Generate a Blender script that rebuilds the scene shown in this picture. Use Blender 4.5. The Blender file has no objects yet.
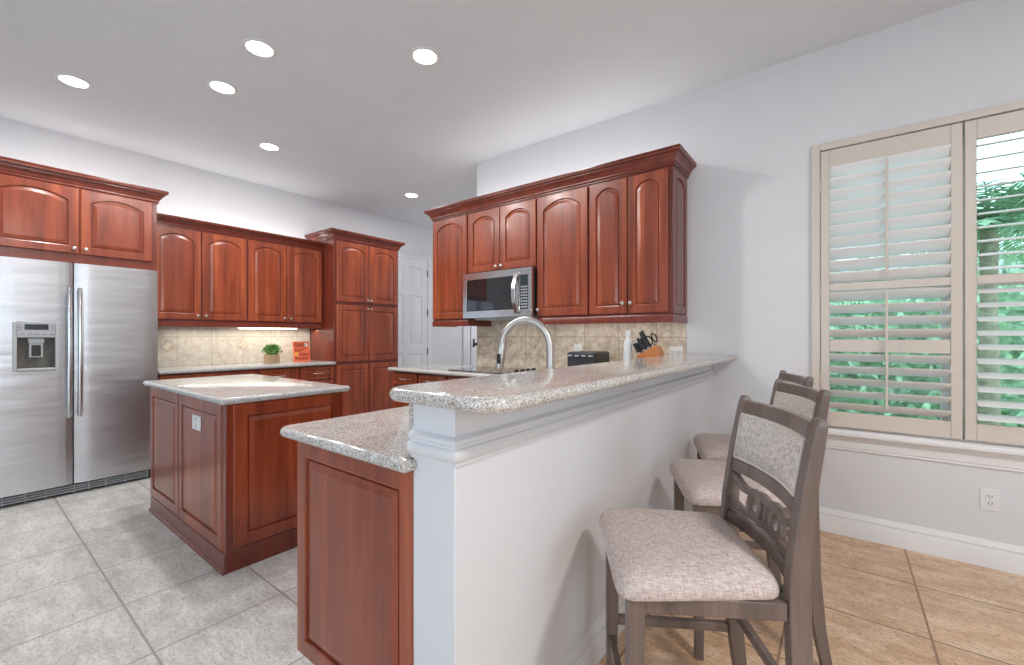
import bpy, bmesh, math, random
from mathutils import Vector, Matrix
random.seed(7)
PI = math.pi
S = bpy.context.scene
C = S.collection

# ------------------------------------------------------------------ camera, world, light, exposure
cd = bpy.data.cameras.new('camera'); cam = bpy.data.objects.new('camera', cd); C.objects.link(cam)
cam.location = (0, 0, 1.22); cam.rotation_euler = (PI/2, 0, math.radians(37.4))
cd.sensor_fit = 'HORIZONTAL'; cd.sensor_width = 36; cd.lens = 430/1024*36
cd.shift_y = 3/1024; cd.clip_start = 0.05
S.camera = cam

w = bpy.data.worlds.new('sky'); S.world = w; w.use_nodes = True
bg = w.node_tree.nodes['Background']
bg.inputs[0].default_value = (0.70, 0.86, 1.0, 1); bg.inputs[1].default_value = 4.0

S.view_settings.view_transform = 'Standard'; S.view_settings.look = 'None'
S.view_settings.gamma = 1; S.view_settings.use_curve_mapping = False
S.view_settings.exposure = -0.06

def area(name, loc, rot, sx, sy, power, col):
    l = bpy.data.lights.new(name, 'AREA'); l.shape = 'RECTANGLE'; l.size = sx; l.size_y = sy
    l.energy = power; l.color = col
    o = bpy.data.objects.new(name, l); o.location = loc; o.rotation_euler = rot; C.objects.link(o)
    return o
# daylight from the patio door behind the camera, then two added fills
area('daylight_patio_door', (-1.0, -3.62, 1.2), (PI/2, 0, 0), 1.8, 2.3, 14, (0.52, 0.75, 1.0))
area('side_fill', (2.72, -0.6, 1.6), (PI/2, 0, PI/2), 1.4, 1.4, 16, (0.80, 0.90, 1.0))  # added fill from an unseen side opening, lifts the cabinet fronts
area('hall_fill', (-4.2, 6.9, 1.9), (-PI/2, 0, 0), 1.8, 1.8, 22, (0.95, 0.97, 1.0))  # added to keep the hall from going dark; its end wall is solid
def strip(name, loc, sx, sy, power):     # cove strips lying on top of the wall cabinets, shining up
    return area(name, loc, (PI, 0, 0), sx, sy, power, (1.0, 0.98, 0.96))
strip('cabinet_top_strip', (-5.36, 2.0, 2.33), 0.06, 1.6, 3.0)
strip('cabinet_top_strip', (-5.30, 0.62, 2.46), 0.06, 0.9, 1.6)
strip('cabinet_top_strip', (-2.05, 3.20, 2.42), 2.1, 0.06, 3.6)
# lamp of the dining side, on the ceiling behind the camera
ld = bpy.data.lights.new('dining_lamp', 'AREA'); ld.shape = 'DISK'; ld.size = 0.35; ld.energy = 54; ld.color = (1.0, 0.95, 0.91)
lo = bpy.data.objects.new('dining_lamp', ld); lo.location = (1.5, 0.5, 2.98); C.objects.link(lo)

# ------------------------------------------------------------------ materials
def new_mat(name):
    m = bpy.data.materials.new(name); m.use_nodes = True
    nt = m.node_tree; b = nt.nodes['Principled BSDF']
    return m, nt, b
def N(nt, typ, **kw):
    n = nt.nodes.new(typ)
    for k, v in kw.items(): setattr(n, k, v)
    return n
def coords(nt, scale=(1, 1, 1), loc=(0, 0, 0), rot=(0, 0, 0)):
    tc = N(nt, 'ShaderNodeTexCoord'); mp = N(nt, 'ShaderNodeMapping')
    mp.inputs['Scale'].default_value = scale; mp.inputs['Location'].default_value = loc; mp.inputs['Rotation'].default_value = rot
    nt.links.new(tc.outputs['Object'], mp.inputs[0]); return mp.outputs[0]
def noise(nt, vec, scale, detail=3, rough=0.5):
    n = N(nt, 'ShaderNodeTexNoise'); n.inputs['Scale'].default_value = scale
    n.inputs['Detail'].default_value = detail; n.inputs['Roughness'].default_value = rough
    nt.links.new(vec, n.inputs['Vector']); return n.outputs[0]
def ramp(nt, fac, stops, interp='LINEAR'):
    r = N(nt, 'ShaderNodeValToRGB'); r.color_ramp.interpolation = interp
    el = r.color_ramp.elements
    while len(el) < len(stops): el.new(0.5)
    for e, (p, c) in zip(el, stops):
        e.position = p; e.color = (c[0], c[1], c[2], 1)
    nt.links.new(fac, r.inputs[0]); return r.outputs[0]
def mix(nt, fac, a, b, blend='MIX'):
    m = N(nt, 'ShaderNodeMix', data_type='RGBA', blend_type=blend)
    for sock, v in ((m.inputs['Factor'], fac), (m.inputs['A'], a), (m.inputs['B'], b)):
        pass
    ins = [m.inputs[0], m.inputs[6], m.inputs[7]]
    for s_, v in zip(ins, (fac, a, b)):
        if hasattr(v, 'is_linked') or hasattr(v, 'links'): nt.links.new(v, s_)
        elif isinstance(v, (int, float)): s_.default_value = v
        else: s_.default_value = (v[0], v[1], v[2], 1)
    return m.outputs[2]
def bump(nt, b, height, strength, dist=0.002):
    n = N(nt, 'ShaderNodeBump'); n.inputs['Strength'].default_value = strength; n.inputs['Distance'].default_value = dist
    nt.links.new(height, n.inputs['Height']); nt.links.new(n.outputs[0], b.inputs['Normal'])
def plain(name, col, rough=0.5, metal=0.0, var=0.06, scale=8, coat=0, spec=None, bmp=0, bscale=60):
    m, nt, b = new_mat(name)
    v = coords(nt); f = noise(nt, v, scale)
    lo = [c*(1-var) for c in col]; hi = [min(1, c*(1+var)) for c in col]
    nt.links.new(ramp(nt, f, [(0.3, lo), (0.7, hi)]), b.inputs['Base Color'])
    b.inputs['Roughness'].default_value = rough; b.inputs['Metallic'].default_value = metal
    b.inputs['Coat Weight'].default_value = coat; b.inputs['Coat Roughness'].default_value = 0.1
    if spec is not None: b.inputs['Specular IOR Level'].default_value = spec
    if bmp: bump(nt, b, noise(nt, v, bscale, 4), bmp, 0.003)
    return m
def wood(name, dark, mid, light, rough=0.3, coat=0.4, gscale=(7, 7, 0.7), staves=0):
    m, nt, b = new_mat(name)
    v = coords(nt, gscale)
    big = noise(nt, v, 2.2, 5, 0.6)
    v2 = coords(nt, (gscale[0]*9, gscale[1]*9, gscale[2]*3))
    fine = noise(nt, v2, 3.0, 4, 0.6)
    base = ramp(nt, big, [(0.28, dark), (0.5, mid), (0.74, light)])
    if staves:
        tc = N(nt, 'ShaderNodeTexCoord'); sx = N(nt, 'ShaderNodeSeparateXYZ'); nt.links.new(tc.outputs['Object'], sx.inputs[0])
        ad = N(nt, 'ShaderNodeMath', operation='ADD'); nt.links.new(sx.outputs[0], ad.inputs[0]); nt.links.new(sx.outputs[1], ad.inputs[1])
        sn = N(nt, 'ShaderNodeMath', operation='SNAP'); nt.links.new(ad.outputs[0], sn.inputs[0]); sn.inputs[1].default_value = staves
        oi = N(nt, 'ShaderNodeObjectInfo'); a2 = N(nt, 'ShaderNodeMath', operation='MULTIPLY_ADD')
        nt.links.new(oi.outputs['Random'], a2.inputs[0]); a2.inputs[1].default_value = 7.0; nt.links.new(sn.outputs[0], a2.inputs[2])
        wn = N(nt, 'ShaderNodeTexWhiteNoise', noise_dimensions='1D'); nt.links.new(a2.outputs[0], wn.inputs['W'])
        base = mix(nt, 1.0, base, ramp(nt, wn.outputs[0], [(0.0, (0.74, 0.70, 0.72)), (0.5, (1.0, 1.0, 1.0)), (1.0, (1.25, 1.34, 1.15))]), 'MULTIPLY')
    nt.links.new(mix(nt, 0.22, base, ramp(nt, fine, [(0.3, dark), (0.7, light)])), b.inputs['Base Color'])
    b.inputs['Roughness'].default_value = rough; b.inputs['Coat Weight'].default_value = coat
    b.inputs['Coat Roughness'].default_value = 0.18
    bump(nt, b, fine, 0.04, 0.001)
    return m
def granite(name, tint=(1, 1, 1)):
    m, nt, b = new_mat(name)
    v = coords(nt)
    def t(c): return tuple(c[i]*tint[i] for i in range(3))
    vo = N(nt, 'ShaderNodeTexVoronoi'); vo.inputs['Scale'].default_value = 300; nt.links.new(v, vo.inputs['Vector'])
    sep = N(nt, 'ShaderNodeSeparateColor'); nt.links.new(vo.outputs['Color'], sep.inputs[0])
    base = ramp(nt, sep.outputs[0], [(0.0, t((0.10, 0.080, 0.068))), (0.13, t((0.26, 0.20, 0.16))), (0.30, t((0.47, 0.385, 0.32))), (0.60, t((0.56, 0.48, 0.41))), (0.82, t((0.74, 0.69, 0.63)))], 'CONSTANT')
    big = noise(nt, v, 14, 4)
    nt.links.new(mix(nt, 0.35, base, ramp(nt, big, [(0.3, t((0.46, 0.36, 0.29))), (0.7, t((0.66, 0.57, 0.49)))])), b.inputs['Base Color'])
    b.inputs['Roughness'].default_value = 0.12; b.inputs['Specular IOR Level'].default_value = 0.6
    return m
def floor_tile(name, c0, c1, c2, grout):
    m, nt, b = new_mat(name)
    v = coords(nt, (1, 1, 1), (-0.29+0.478*20, 0.478*20, 0))
    br = N(nt, 'ShaderNodeTexBrick'); br.offset = 0; br.squash = 1
    nt.links.new(v, br.inputs['Vector'])
    br.inputs['Scale'].default_value = 1; br.inputs['Brick Width'].default_value = 0.478; br.inputs['Row Height'].default_value = 0.478
    br.inputs['Mortar Size'].default_value = 0.0045; br.inputs['Mortar Smooth'].default_value = 0.1; br.inputs['Bias'].default_value = 0
    br.inputs['Color1'].default_value = (0, 0, 0, 1); br.inputs['Color2'].default_value = (1, 1, 1, 1); br.inputs['Mortar'].default_value = (0.5, 0.5, 0.5, 1)
    vs = coords(nt, (1, 2.2, 1))
    big = noise(nt, vs, 5, 8, 0.68)
    col = ramp(nt, big, [(0.30, c0), (0.5, c1), (0.68, c2)])
    col = mix(nt, 0.10, col, br.outputs['Color'], 'SOFT_LIGHT')
    gr_ = noise(nt, coords(nt, (1, 1.8, 1)), 30, 6, 0.8)
    col = mix(nt, 1.0, col, ramp(nt, gr_, [(0.32, (0.72, 0.70, 0.68)), (0.5, (1, 1, 1)), (0.68, (1.16, 1.16, 1.16))]), 'MULTIPLY')
    pit = noise(nt, coords(nt, (1, 1.6, 1)), 58, 4, 0.75)
    pm = ramp(nt, pit, [(0.55, (0, 0, 0)), (0.62, (1, 1, 1))])
    sp = N(nt, 'ShaderNodeMath', operation='MULTIPLY'); nt.links.new(pm, sp.inputs[0]); sp.inputs[1].default_value = 0.6
    col = mix(nt, sp.outputs[0], col, [x*0.45 for x in c0])
    col = mix(nt, br.outputs['Fac'], col, grout)
    nt.links.new(col, b.inputs['Base Color'])
    b.inputs['Roughness'].default_value = 0.36
    inv = N(nt, 'ShaderNodeMath', operation='SUBTRACT'); inv.inputs[0].default_value = 1; nt.links.new(br.outputs['Fac'], inv.inputs[1])
    ad = N(nt, 'ShaderNodeMath', operation='MULTIPLY_ADD'); nt.links.new(big, ad.inputs[0]); ad.inputs[1].default_value = 0.35; nt.links.new(inv.outputs[0], ad.inputs[2])
    bump(nt, b, ad.outputs[0], 0.35, 0.003)
    return m
def wall_tile(name, axis, off_h, c0, c1, c2, grout):
    """square stone tiles; axis says which world axis runs along the wall"""
    m, nt, b = new_mat(name)
    tc = N(nt, 'ShaderNodeTexCoord'); sx = N(nt, 'ShaderNodeSeparateXYZ'); cb = N(nt, 'ShaderNodeCombineXYZ')
    nt.links.new(tc.outputs['Object'], sx.inputs[0])
    nt.links.new(sx.outputs[axis], cb.inputs[0]); nt.links.new(sx.outputs['Z'], cb.inputs[1])
    mp = N(nt, 'ShaderNodeMapping'); mp.inputs['Location'].default_value = (off_h+0.31*40, 0.31*10-1.207+0.31, 0); nt.links.new(cb.outputs[0], mp.inputs[0])
    br = N(nt, 'ShaderNodeTexBrick'); br.offset = 0; nt.links.new(mp.outputs[0], br.inputs['Vector'])
    br.inputs['Scale'].default_value = 1; br.inputs['Brick Width'].default_value = 0.31; br.inputs['Row Height'].default_value = 0.31
    br.inputs['Mortar Size'].default_value = 0.003; br.inputs['Mortar Smooth'].default_value = 0.2
    v = coords(nt)
    col = ramp(nt, noise(nt, v, 16, 10, 0.78), [(0.33, c0), (0.5, c1), (0.66, c2)])
    nt.links.new(mix(nt, br.outputs['Fac'], col, grout), b.inputs['Base Color'])
    b.inputs['Roughness'].default_value = 0.4
    return m
def steel(name, col=(0.60, 0.60, 0.61), rough=0.27, streak=(1, 1, 60), wav=0.0):
    m, nt, b = new_mat(name)
    v = coords(nt, streak); f = noise(nt, v, 4, 4, 0.6)
    nt.links.new(ramp(nt, f, [(0.3, [c*0.93 for c in col]), (0.7, [min(1, c*1.06) for c in col])]), b.inputs['Base Color'])
    b.inputs['Metallic'].default_value = 1; b.inputs['Roughness'].default_value = rough
    if wav:
        bump(nt, b, noise(nt, coords(nt, (0.55, 0.55, 2.6)), 2.6, 2), wav, 0.03)
    else:
        bump(nt, b, f, 0.05, 0.001)
    return m
def fabric(name, c0, c1, c2):
    m, nt, b = new_mat(name)
    f1 = noise(nt, coords(nt, (1, 7, 7)), 42, 3, 0.6)
    f2 = noise(nt, coords(nt, (8, 1, 1)), 60, 3, 0.6)
    a = mix(nt, 0.5, ramp(nt, f1, [(0.36, c0), (0.5, c1), (0.64, c2)]), ramp(nt, f2, [(0.36, c0), (0.5, c1), (0.64, c2)]))
    nt.links.new(a, b.inputs['Base Color']); b.inputs['Roughness'].default_value = 0.9
    b.inputs['Specular IOR Level'].default_value = 0.2
    bump(nt, b, f1, 0.35, 0.002)
    return m
def emit(name, col, strength):
    m, nt, b = new_mat(name)
    b.inputs['Base Color'].default_value = (col[0], col[1], col[2], 1)
    b.inputs['Emission Color'].default_value = (col[0], col[1], col[2], 1); b.inputs['Emission Strength'].default_value = strength
    return m
def glass(name, refl=0.05):
    m, nt, b = new_mat(name); nt.nodes.remove(b)
    t = N(nt, 'ShaderNodeBsdfTransparent'); t.inputs[0].default_value = (0.88, 0.97, 0.94, 1)
    g = N(nt, 'ShaderNodeBsdfGlossy'); g.inputs['Roughness'].default_value = 0.02
    fr = N(nt, 'ShaderNodeFresnel'); fr.inputs[0].default_value = 1.45
    mx = N(nt, 'ShaderNodeMixShader')
    nt.links.new(fr.outputs[0], mx.inputs[0]); nt.links.new(t.outputs[0], mx.inputs[1]); nt.links.new(g.outputs[0], mx.inputs[2])
    nt.links.new(mx.outputs[0], nt.nodes['Material Output'].inputs[0])
    return m

M = {}
M['wall'] = plain('painted_wall', (0.74, 0.74, 0.76), 0.6, var=0.015, scale=3, bmp=0.05, bscale=180)
M['ceiling'] = plain('painted_ceiling', (0.76, 0.79, 0.82), 0.75, var=0.015, scale=3, bmp=0.25, bscale=120)
M['barwall'] = plain('painted_half_wall', (0.76, 0.77, 0.80), 0.5, var=0.012, scale=3)
M['trim'] = plain('white_trim_paint', (0.86, 0.85, 0.85), 0.35, var=0.01)
M['door'] = plain('white_door_paint', (0.78, 0.79, 0.82), 0.4, var=0.01)
M['cream'] = plain('cream_shutter_paint', (0.68, 0.61, 0.54), 0.4, var=0.012)
M['louver'] = plain('white_louver_paint', (0.87, 0.87, 0.86), 0.4, var=0.01)
M['floor_k'] = floor_tile('grey_stone_tile', (0.40, 0.38, 0.35), (0.55, 0.535, 0.51), (0.66, 0.65, 0.63), (0.30, 0.27, 0.235))
M['floor_d'] = floor_tile('beige_stone_tile', (0.54, 0.32, 0.18), (0.74, 0.50, 0.32), (0.86, 0.67, 0.49), (0.34, 0.20, 0.12))
M['cherry'] = wood('cherry_wood', (0.145, 0.023, 0.009), (0.275, 0.050, 0.018), (0.41, 0.094, 0.034), staves=0.083)
M['cherry_d'] = wood('cherry_trim', (0.105, 0.016, 0.008), (0.175, 0.028, 0.013), (0.24, 0.044, 0.018))
M['brownwood'] = wood('dark_stool_wood', (0.085, 0.060, 0.050), (0.145, 0.105, 0.088), (0.215, 0.162, 0.138), 0.35, 0.2)
M['blockwood'] = wood('orange_block_wood', (0.42, 0.13, 0.03), (0.55, 0.18, 0.05), (0.62, 0.24, 0.08), 0.4, 0.1)
M['boxwood'] = wood('planter_wood', (0.28, 0.17, 0.10), (0.42, 0.28, 0.17), (0.52, 0.37, 0.24), 0.6, 0)
M['granite'] = granite('speckled_granite', (1.12, 1.26, 1.39))
M['granite_i'] = granite('speckled_granite_light', (0.93, 1.10, 1.25))
M['bs_back'] = wall_tile('backsplash_stone', 'X', -1.97, (0.36, 0.28, 0.20), (0.62, 0.52, 0.41), (0.82, 0.75, 0.64), (0.34, 0.26, 0.19))
M['bs_left'] = wall_tile('backsplash_stone_pale', 'Y', -1.75, (0.42, 0.37, 0.31), (0.56, 0.51, 0.44), (0.66, 0.62, 0.55), (0.36, 0.31, 0.25))
M['bs_in'] = plain('backsplash_inset_stone', (0.42, 0.31, 0.22), 0.4, var=0.3, scale=30)
M['bs_in_p'] = plain('backsplash_inset_pale', (0.60, 0.53, 0.43), 0.4, var=0.2, scale=30)
M['steel'] = steel('brushed_steel', (0.56, 0.565, 0.58), 0.32, wav=0.25)
M['steel2'] = steel('polished_steel', (0.66, 0.66, 0.66), 0.2)
M['nickel'] = steel('brushed_nickel', (0.56, 0.53, 0.49), 0.38, (1, 1, 1))
M['black'] = plain('black_plastic', (0.02, 0.02, 0.022), 0.35, var=0.1)
M['blackglass'] = plain('black_glass', (0.012, 0.012, 0.014), 0.03, var=0.05, spec=0.9)
M['grey'] = plain('grey_plastic', (0.30, 0.31, 0.32), 0.4, var=0.03)
M['lgrey'] = plain('light_grey_plastic', (0.44, 0.45, 0.46), 0.35, var=0.03)
M['display'] = plain('display_glass', (0.03, 0.04, 0.05), 0.1, var=0.1)
M['recess'] = plain('recess_plastic', (0.13, 0.12, 0.10), 0.4, var=0.2)
M['dkgrey'] = plain('charcoal_plastic', (0.035, 0.038, 0.045), 0.4)
M['white'] = plain('white_plastic', (0.82, 0.82, 0.82), 0.35, var=0.01)
M['slot'] = plain('dark_slots', (0.06, 0.05, 0.05), 0.5)
M['seatfab'] = fabric('woven_seat_fabric', (0.36, 0.27, 0.24), (0.58, 0.48, 0.44), (0.76, 0.67, 0.63))
M['padfab'] = fabric('woven_back_fabric', (0.30, 0.26, 0.23), (0.52, 0.47, 0.43), (0.68, 0.63, 0.59))
M['piping'] = plain('pad_piping', (0.60, 0.55, 0.49), 0.8)
M['orange'] = plain('orange_book_cover', (0.90, 0.19, 0.085), 0.4, var=0.05)
M['yellow'] = plain('yellow_print', (0.85, 0.50, 0.08), 0.4)
M['ink'] = plain('dark_red_ink', (0.25, 0.02, 0.02), 0.5)
M['paper'] = plain('book_pages', (0.80, 0.77, 0.70), 0.7)
M['leaf'] = plain('leaf_green', (0.12, 0.28, 0.05), 0.5, var=0.5, scale=40)
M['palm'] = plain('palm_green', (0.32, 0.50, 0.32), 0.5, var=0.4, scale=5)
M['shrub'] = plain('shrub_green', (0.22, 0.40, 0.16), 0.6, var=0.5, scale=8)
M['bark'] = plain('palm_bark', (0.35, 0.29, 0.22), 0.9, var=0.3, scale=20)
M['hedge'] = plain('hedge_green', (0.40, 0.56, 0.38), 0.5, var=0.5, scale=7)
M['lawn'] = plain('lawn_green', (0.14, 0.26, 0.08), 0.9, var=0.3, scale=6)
M['stucco'] = plain('pale_stucco', (0.80, 0.82, 0.84), 0.8, var=0.03)
M['glass'] = glass('window_glass')
M['clear'] = plain('milky_plastic', (0.75, 0.77, 0.78), 0.25, var=0.02)
M['can'] = emit('lamp_lens', (1, 0.97, 0.92), 14)
M['strip'] = emit('strip_lens', (1, 0.90, 0.72), 7)

# ------------------------------------------------------------------ mesh helpers
class MB:
    def __init__(s): s.v = []; s.f = []; s.mi = []; s.cur = 0
    def add(s, vs, fs):
        o = len(s.v); s.v += [tuple(p) for p in vs]
        for f in fs: s.f.append([i+o for i in f]); s.mi.append(s.cur)
        return s
    def box(s, x0, x1, y0, y1, z0, z1):
        return s.add([(x0,y0,z0),(x1,y0,z0),(x1,y1,z0),(x0,y1,z0),(x0,y0,z1),(x1,y0,z1),(x1,y1,z1),(x0,y1,z1)],
                     [(3,2,1,0),(4,5,6,7),(0,1,5,4),(1,2,6,5),(2,3,7,6),(3,0,4,7)])
    def loops(s, L, cap0=True, cap1=True, closed=True):
        n = len(L[0]); o = []
        vs = [p for l in L for p in l]; fs = []
        for k in range(len(L)-1):
            for i in range(n if closed else n-1):
                j = (i+1) % n
                fs.append((k*n+i, k*n+j, (k+1)*n+j, (k+1)*n+i))
        if cap0: fs.append(tuple(reversed(range(n))))
        if cap1: fs.append(tuple((len(L)-1)*n+i for i in range(n)))
        return s.add(vs, fs)
    def lathe(s, prof, center=(0,0,0), axis='z', n=24, cap0=True, cap1=True):
        L = []
        for r, h in prof:
            l = []
            for i in range(n):
                a = 2*PI*i/n; x, y = r*math.cos(a), r*math.sin(a)
                if axis == 'z': p = (x, y, h)
                elif axis == 'y': p = (x, h, -y)
                else: p = (h, x, y)
                l.append((p[0]+center[0], p[1]+center[1], p[2]+center[2]))
            L.append(l)
        return s.loops(L, cap0, cap1)
    def tube(s, path, r, n=12):
        path = [Vector(p) for p in path]; rr = r if isinstance(r, (list, tuple)) else [r]*len(path)
        L = []; prev = None
        for i, p in enumerate(path):
            t = (path[min(i+1, len(path)-1)] - path[max(i-1, 0)]).normalized()
            if prev is None:
                u = Vector((0, 0, 1)) if abs(t.z) < 0.9 else Vector((1, 0, 0))
            else: u = prev
            u = (u - t*u.dot(t)).normalized(); prev = u; v = t.cross(u)
            L.append([p + (u*math.cos(2*PI*k/n) + v*math.sin(2*PI*k/n))*rr[i] for k in range(n)])
        return s.loops(L)
    def bar(s, path, side, a, b):
        """rectangular section: half width a along 'side', b across"""
        path = [Vector(p) for p in path]; side = Vector(side); L = []
        aa = a if isinstance(a, (list, tuple)) else [a]*len(path); bb = b if isinstance(b, (list, tuple)) else [b]*len(path)
        for i, p in enumerate(path):
            t = (path[min(i+1, len(path)-1)] - path[max(i-1, 0)]).normalized()
            sd = (side - t*side.dot(t)).normalized(); nn = t.cross(sd)
            L.append([p + sd*aa[i]*q + nn*bb[i]*r for q, r in ((-1,-1),(1,-1),(1,1),(-1,1))])
        return s.loops(L)
    def prism(s, poly, z0, z1):
        return s.loops([[(x, y, z0) for x, y in poly], [(x, y, z1) for x, y in poly]])
    def xf(s, mat):
        s.v = [tuple(mat @ Vector(p)) for p in s.v]; return s

MW = {}
def link_mesh(name, mb, mats, parent=None, bev=0, smooth=True, local=True, seg=2, ang=38):
    me = bpy.data.meshes.new(name)
    vs = mb.v
    if parent is not None and not local:
        inv = MW[parent.name].inverted(); vs = [inv @ Vector(p) for p in vs]
    me.from_pydata([tuple(v) for v in vs], [], mb.f)
    mats = mats if isinstance(mats, (list, tuple)) else [mats]
    for m in mats: me.materials.append(m)
    bm = bmesh.new(); bm.from_mesh(me); bmesh.ops.recalc_face_normals(bm, faces=bm.faces)
    bm.to_mesh(me); bm.free()
    if len(mats) > 1:
        for p, i in zip(me.polygons, mb.mi): p.material_index = i
    if smooth:
        me.polygons.foreach_set('use_smooth', [True]*len(me.polygons)); me.set_sharp_from_angle(angle=math.radians(12 if name in ('crown_molding', 'cabinet_door', 'end_panel', 'side_panel', 'drawer_front') else ang))
    o = bpy.data.objects.new(name, me); C.objects.link(o)
    if parent is not None:
        o.parent = parent; MW[o.name] = MW[parent.name]
    else: MW[o.name] = Matrix.Identity(4)
    if bev:
        md = o.modifiers.new('soft_edges', 'BEVEL'); md.width = bev; md.segments = seg; md.limit_method = 'ANGLE'; md.angle_limit = math.radians(50)
    return o
def wpart(name, mb, mats, parent, bev=0, **k): return link_mesh(name, mb, mats, parent, bev, local=False, **k)
def lpart(name, mb, mats, parent, bev=0, **k): return link_mesh(name, mb, mats, parent, bev, local=True, **k)
def thing(name, label, cat, loc=(0,0,0), rz=0, group=None):
    o = bpy.data.objects.new(name, None); o.empty_display_size = 0.1; C.objects.link(o)
    o.location = loc; o.rotation_euler = (0, 0, rz); o['label'] = label; o['category'] = cat
    if group: o['group'] = group
    MW[o.name] = Matrix.Translation(loc) @ Matrix.Rotation(rz, 4, 'Z')
    return o
def solo(name, mb, mats, label, cat, bev=0, group=None, loc=None, **k):
    """a thing that is one mesh; geometry in world space, origin moved to loc"""
    if loc is not None: mb.xf(Matrix.Translation(-Vector(loc)))
    o = link_mesh(name, mb, mats, None, bev, **k)
    if loc is not None: o.location = loc
    o['label'] = label; o['category'] = cat
    if group: o['group'] = group
    return o
def struct(name, mb, mats, bev=0, parent=None, **k):
    o = link_mesh(name, mb, mats, parent, bev, **k)
    if parent is None: o['kind'] = 'structure'
    return o
def offset_path(path, d):
    """offset an open path to its right by d, mitred"""
    out = []; n = len(path)
    for i in range(n):
        p = Vector(path[i]); ns = []
        for a, b in ((i-1, i), (i, i+1)):
            if 0 <= a and b < n:
                e = (Vector(path[b]) - Vector(path[a])).normalized(); ns.append(Vector((e.y, -e.x)))
        if len(ns) == 2:
            m = (ns[0]+ns[1]); m = m/ m.length; out.append(p + m*d/ max(0.3, m.dot(ns[0])))
        else: out.append(p + ns[0]*d)
    return out
def molding(mb, path, prof):
    """sweep closed profile [(out, z)...] along path (out to the right of travel)"""
    offs = [offset_path(path, o) for o, z in prof]
    L = []
    for i in range(len(path)):
        L.append([(offs[k][i].x, offs[k][i].y, prof[k][1]) for k in range(len(prof))])
    return mb.loops(L)
def round_poly(pts, radii, n=8):
    out = []; m = len(pts)
    for i, p in enumerate(pts):
        r = radii[i]
        if r <= 0: out.append(Vector(p)); continue
        p = Vector(p); a = (Vector(pts[i-1])-p).normalized(); b = (Vector(pts[(i+1) % m])-p).normalized()
        c = p + (a+b)*r
        s0 = p + a*r; s1 = p + b*r
        a0 = math.atan2(*(s0-c).yx); a1 = math.atan2(*(s1-c).yx)
        d = (a1-a0+PI) % (2*PI) - PI
        for k in range(n+1): out.append(c + Vector((math.cos(a0+d*k/n), math.sin(a0+d*k/n)))*r)
    return out
def inset_poly(pts, d):
    out = []; n = len(pts)
    for i in range(n):
        e0 = (pts[i]-pts[i-1]).normalized(); e1 = (pts[(i+1) % n]-pts[i]).normalized()
        n0 = Vector((-e0.y, e0.x)); n1 = Vector((-e1.y, e1.x)); m = n0+n1; m.normalize()
        out.append(pts[i] + m*d/max(0.35, m.dot(n0)))
    return out
def slab(pts, radii, z0, z1, r=None):
    """stone slab with a bullnose edge, outline counter-clockwise"""
    P = round_poly(pts, radii); t = z1-z0; r = r or t/2
    mb = MB(); L = []
    K = 8
    for k in range(K+1):
        a = -PI/2 + PI*k/K
        L.append([(q.x, q.y, (z0+z1)/2 + t/2*math.sin(a)) for q in inset_poly(P, r*(1-math.cos(a)))])
    return mb.loops(L)
def arc_pts(c, r, a0, a1, n): return [(c[0]+r*math.cos(a0+(a1-a0)*i/n), c[1]+r*math.sin(a0+(a1-a0)*i/n)) for i in range(n+1)]

# ------------------------------------------------------------------ room shell
YW = 3.33          # inner face of the window wall
XL = -5.5          # inner face of the refrigerator wall
ZC = 3.02
fl = MB(); fl.box(-5.62, -0.81, -3.62, YW+0.16, -0.1, 0); fl.box(-5.62, -2.9, YW+0.16, 7.1, -0.1, 0); fl.cur = 1; fl.box(-0.81, 2.74, -3.62, YW+0.16, -0.1, 0)
struct('floor', fl, [M['floor_k'], M['floor_d']], smooth=False)
struct('ceiling', MB().box(-5.62, 2.74, -3.62, YW+0.16, ZC, ZC+0.1).box(-5.62, -2.9, YW+0.16, 7.1, ZC, ZC+0.1), M['ceiling'], smooth=False)
struct('wall_left', MB().box(XL-0.12, XL, -3.62, 7.1, 0, ZC), M['wall'], smooth=False)
WX0, WX1, WZ0, WZ1 = -0.10, 1.148, 0.655, 2.37
wb = MB(); wb.box(-3.005, WX0, YW, YW+0.16, 0, ZC); wb.box(WX1, 2.74, YW, YW+0.16, 0, ZC)
wb.box(WX0, WX1, YW, YW+0.16, 0, WZ0); wb.box(WX0, WX1, YW, YW+0.16, WZ1, ZC)
struct('wall_back', wb, M['wall'], smooth=False)
struct('wall_hall', MB().box(-5.62, -2.9, 7.0, 7.1, 0, ZC), M['wall'], smooth=False)
struct('wall_hall_side', MB().box(-3.005, -2.9, YW+0.16, 7.0, 0, ZC), M['wall'], smooth=False)
wr = MB(); wr.box(2.62, 2.74, -3.62, -1.3, 0, ZC); wr.box(2.62, 2.74, 0.1, YW, 0, ZC); wr.box(2.62, 2.74, -1.3, 0.1, 0, 0.9); wr.box(2.62, 2.74, -1.3, 0.1, 2.3, ZC)
struct('wall_right', wr, M['wall'], smooth=False)
wf = MB(); wf.box(-5.5, -1.9, -3.62, -3.5, 0, ZC); wf.box(-0.1, 2.62, -3.62, -3.5, 0, ZC); wf.box(-1.9, -0.1, -3.62, -3.5, 2.35, ZC)
struct('wall_front', wf, M['wall'], smooth=False)
struct('wall_bar', MB().box(-0.886, -0.735, 0.735, YW, 0, 1.0495), M['barwall'], bev=0.002)

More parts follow.
